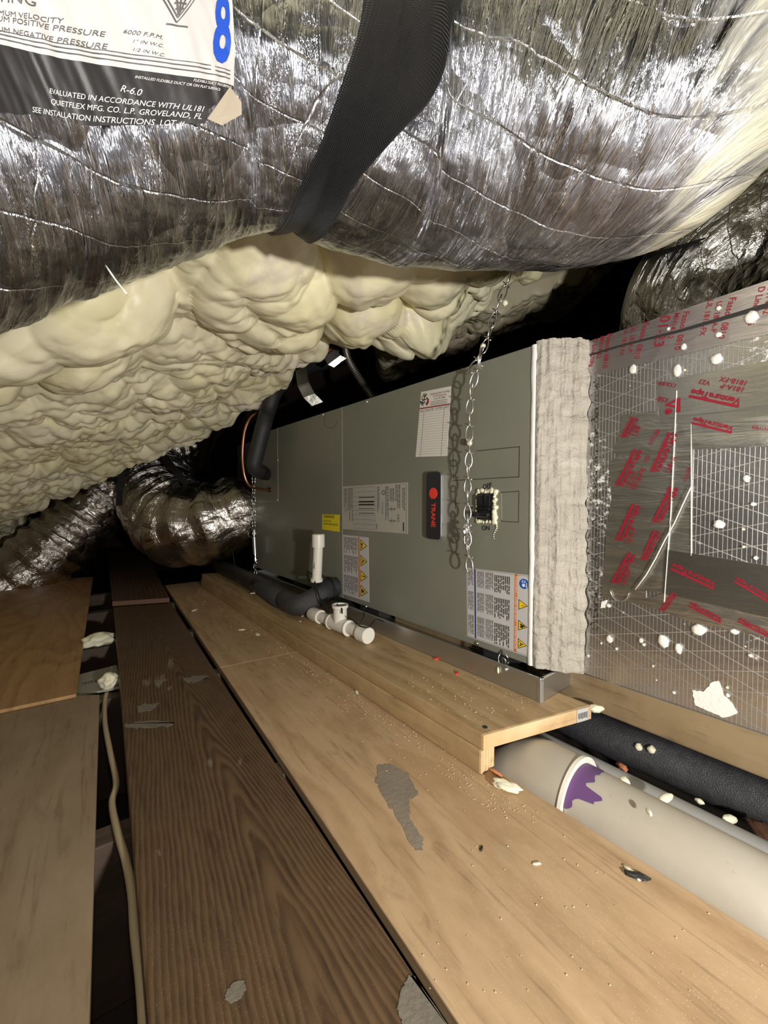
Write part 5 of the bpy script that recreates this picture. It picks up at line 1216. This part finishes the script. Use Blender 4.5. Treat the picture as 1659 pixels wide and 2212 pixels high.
b = MB(); b.tube([fu(541 + 5 * math.cos(a), 1150 + 11 * math.sin(a)) for a in [i * math.pi / 8 for i in range(16)]], .0016, 7, closed=True); b.build('ring', M['zinc'], None, tb)
chain('short chain below the turnbuckle, reaching the black drain line', [fu(552, 1212), fu(551, 1228), fu(553, 1242)], .04, .007, .0015)

# ------------------------------------------------------------------ crumbs
rr = random.Random(5); b = MB()
def crumb(mb, px, py, z, r, s_): mb.blob(hz(px, py, z), r, s_, .5, 1, sc=(1, 1, .5))
for i in range(430):
    t = rr.random() ** .8; ex = 440 + (1180 - 440) * t; ey = 1262 + (1760 - 1262) * t
    px = ex - abs(rr.gauss(0, 55)) * (.3 + t) - 4; py = ey + rr.gauss(0, 8) + 10
    if rr.random() < .22: px, py = rr.uniform(900, 1659), rr.uniform(1650, 2150)
    p = hz(px, py, 0)
    if p.dot(AC) > .54 or (py - 1262) / (px - 357 + 1e-6) > 1.55 and px < 985: continue
    if px > 1036 and py < 1690: continue
    z_ = p.length; b.blob((p.x, p.y, .0006), rr.uniform(.0005, .0012) * (.5 + z_ * .7), i, .5, 1, sc=(1.2, 1, .6))
tag(b.build('sawdust', M['sawdust']), 'scattered pale foam crumbs and sawdust on the tan plywood', 'debris', kind='stuff')
b = MB()
for i in range(170):
    px, py = rr.uniform(880, 1240), rr.uniform(1440, 1560)
    p = hz(px, py, zb2); q = FB.inverted() @ p
    if q.y > py0 - .006 or q.y < bl.y + .01 or q.x > bl.x - .003: continue
    b.blob((p.x, p.y, zb2 + .0005), rr.uniform(.0006, .0013), i, .5, 1, sc=(1.2, 1, .6))
tag(b.build('sawdust', M['sawdust']), 'fine pale dust and crumbs on the wide pine board', 'debris', kind='stuff')
for i, (px, py, z_, r, l) in enumerate(((420, 1318, 0, .010, 'thin curled white chip on the plywood near the far end'), (556, 1370, 0, .009, 'larger white crumb on the plywood beside the rail'), (522, 1360, 0, .008, 'white chip on the plywood, left of the larger crumb'), (609, 1377, 0, .006, 'white crumb against the foot of the rail'),
        (770, 1494, 0, .006, 'white crumb at the rail foot near the middle of the view'), (577, 1288, zb2, .011, 'white foam scrap beside the black drain line'), (548, 1281, zb2, .009, 'white foam scrap left of the black drain line joint'), (654, 1330, zb2, .006, 'small white crumb on the board left of the white tee'), (648, 1342, zb2, .004, 'tiny white crumb on the board below the white tee end'),
        (1160, 1865, 0, .0035, 'bright crumb on the foreground plywood'), (1040, 1833, 0, .003, 'dark fleck on the foreground plywood'), (1364, 1884, 0, .006, 'yellow crumb beside a gouge in the foreground plywood'), (1378, 1892, 0, .008, 'dark chip in the foreground plywood near the grey pipe'))):
    mat = 'ink' if 'dark' in l else 'foam_bit'; bit(px, py, z=z_ + r * .25, r=r, seed=40 + i, sc=(1.6, .6, .3), amp=.5, mat=mat, label=l, name='foam_chip' if mat != 'ink' else 'wood_splinter', cat='foam bit' if mat != 'ink' else 'splinter')
for i, (px, py, l) in enumerate(((942, 1424, 'red bit of plastic against the drain pan foot, farther one'), (987, 1455, 'red bit of plastic on the wide board near the pan corner'))):
    c = hz(px, py, zb2); b = MB(); b.box(-.006, .006, -.0025, .0025, 0, .003); tag(b.build('plastic_bit', M['badge_red'], Matrix.Translation(c) @ Matrix.Rotation(i + .4, 4, 'Z')), l, 'plastic bit')

wire('wire', [BD.at(*BD.find(222, 566), .004), BD.at(*BD.find(222, 566), .004) + Vector((.012, -.004, -.016)), BD.at(*BD.find(222, 566), .004) + Vector((.024, -.008, -.030))], .0009, 'foam_white', 'thin loose silver thread sticking out from the underside of the huge duct at left', 'thread', 6, 3)
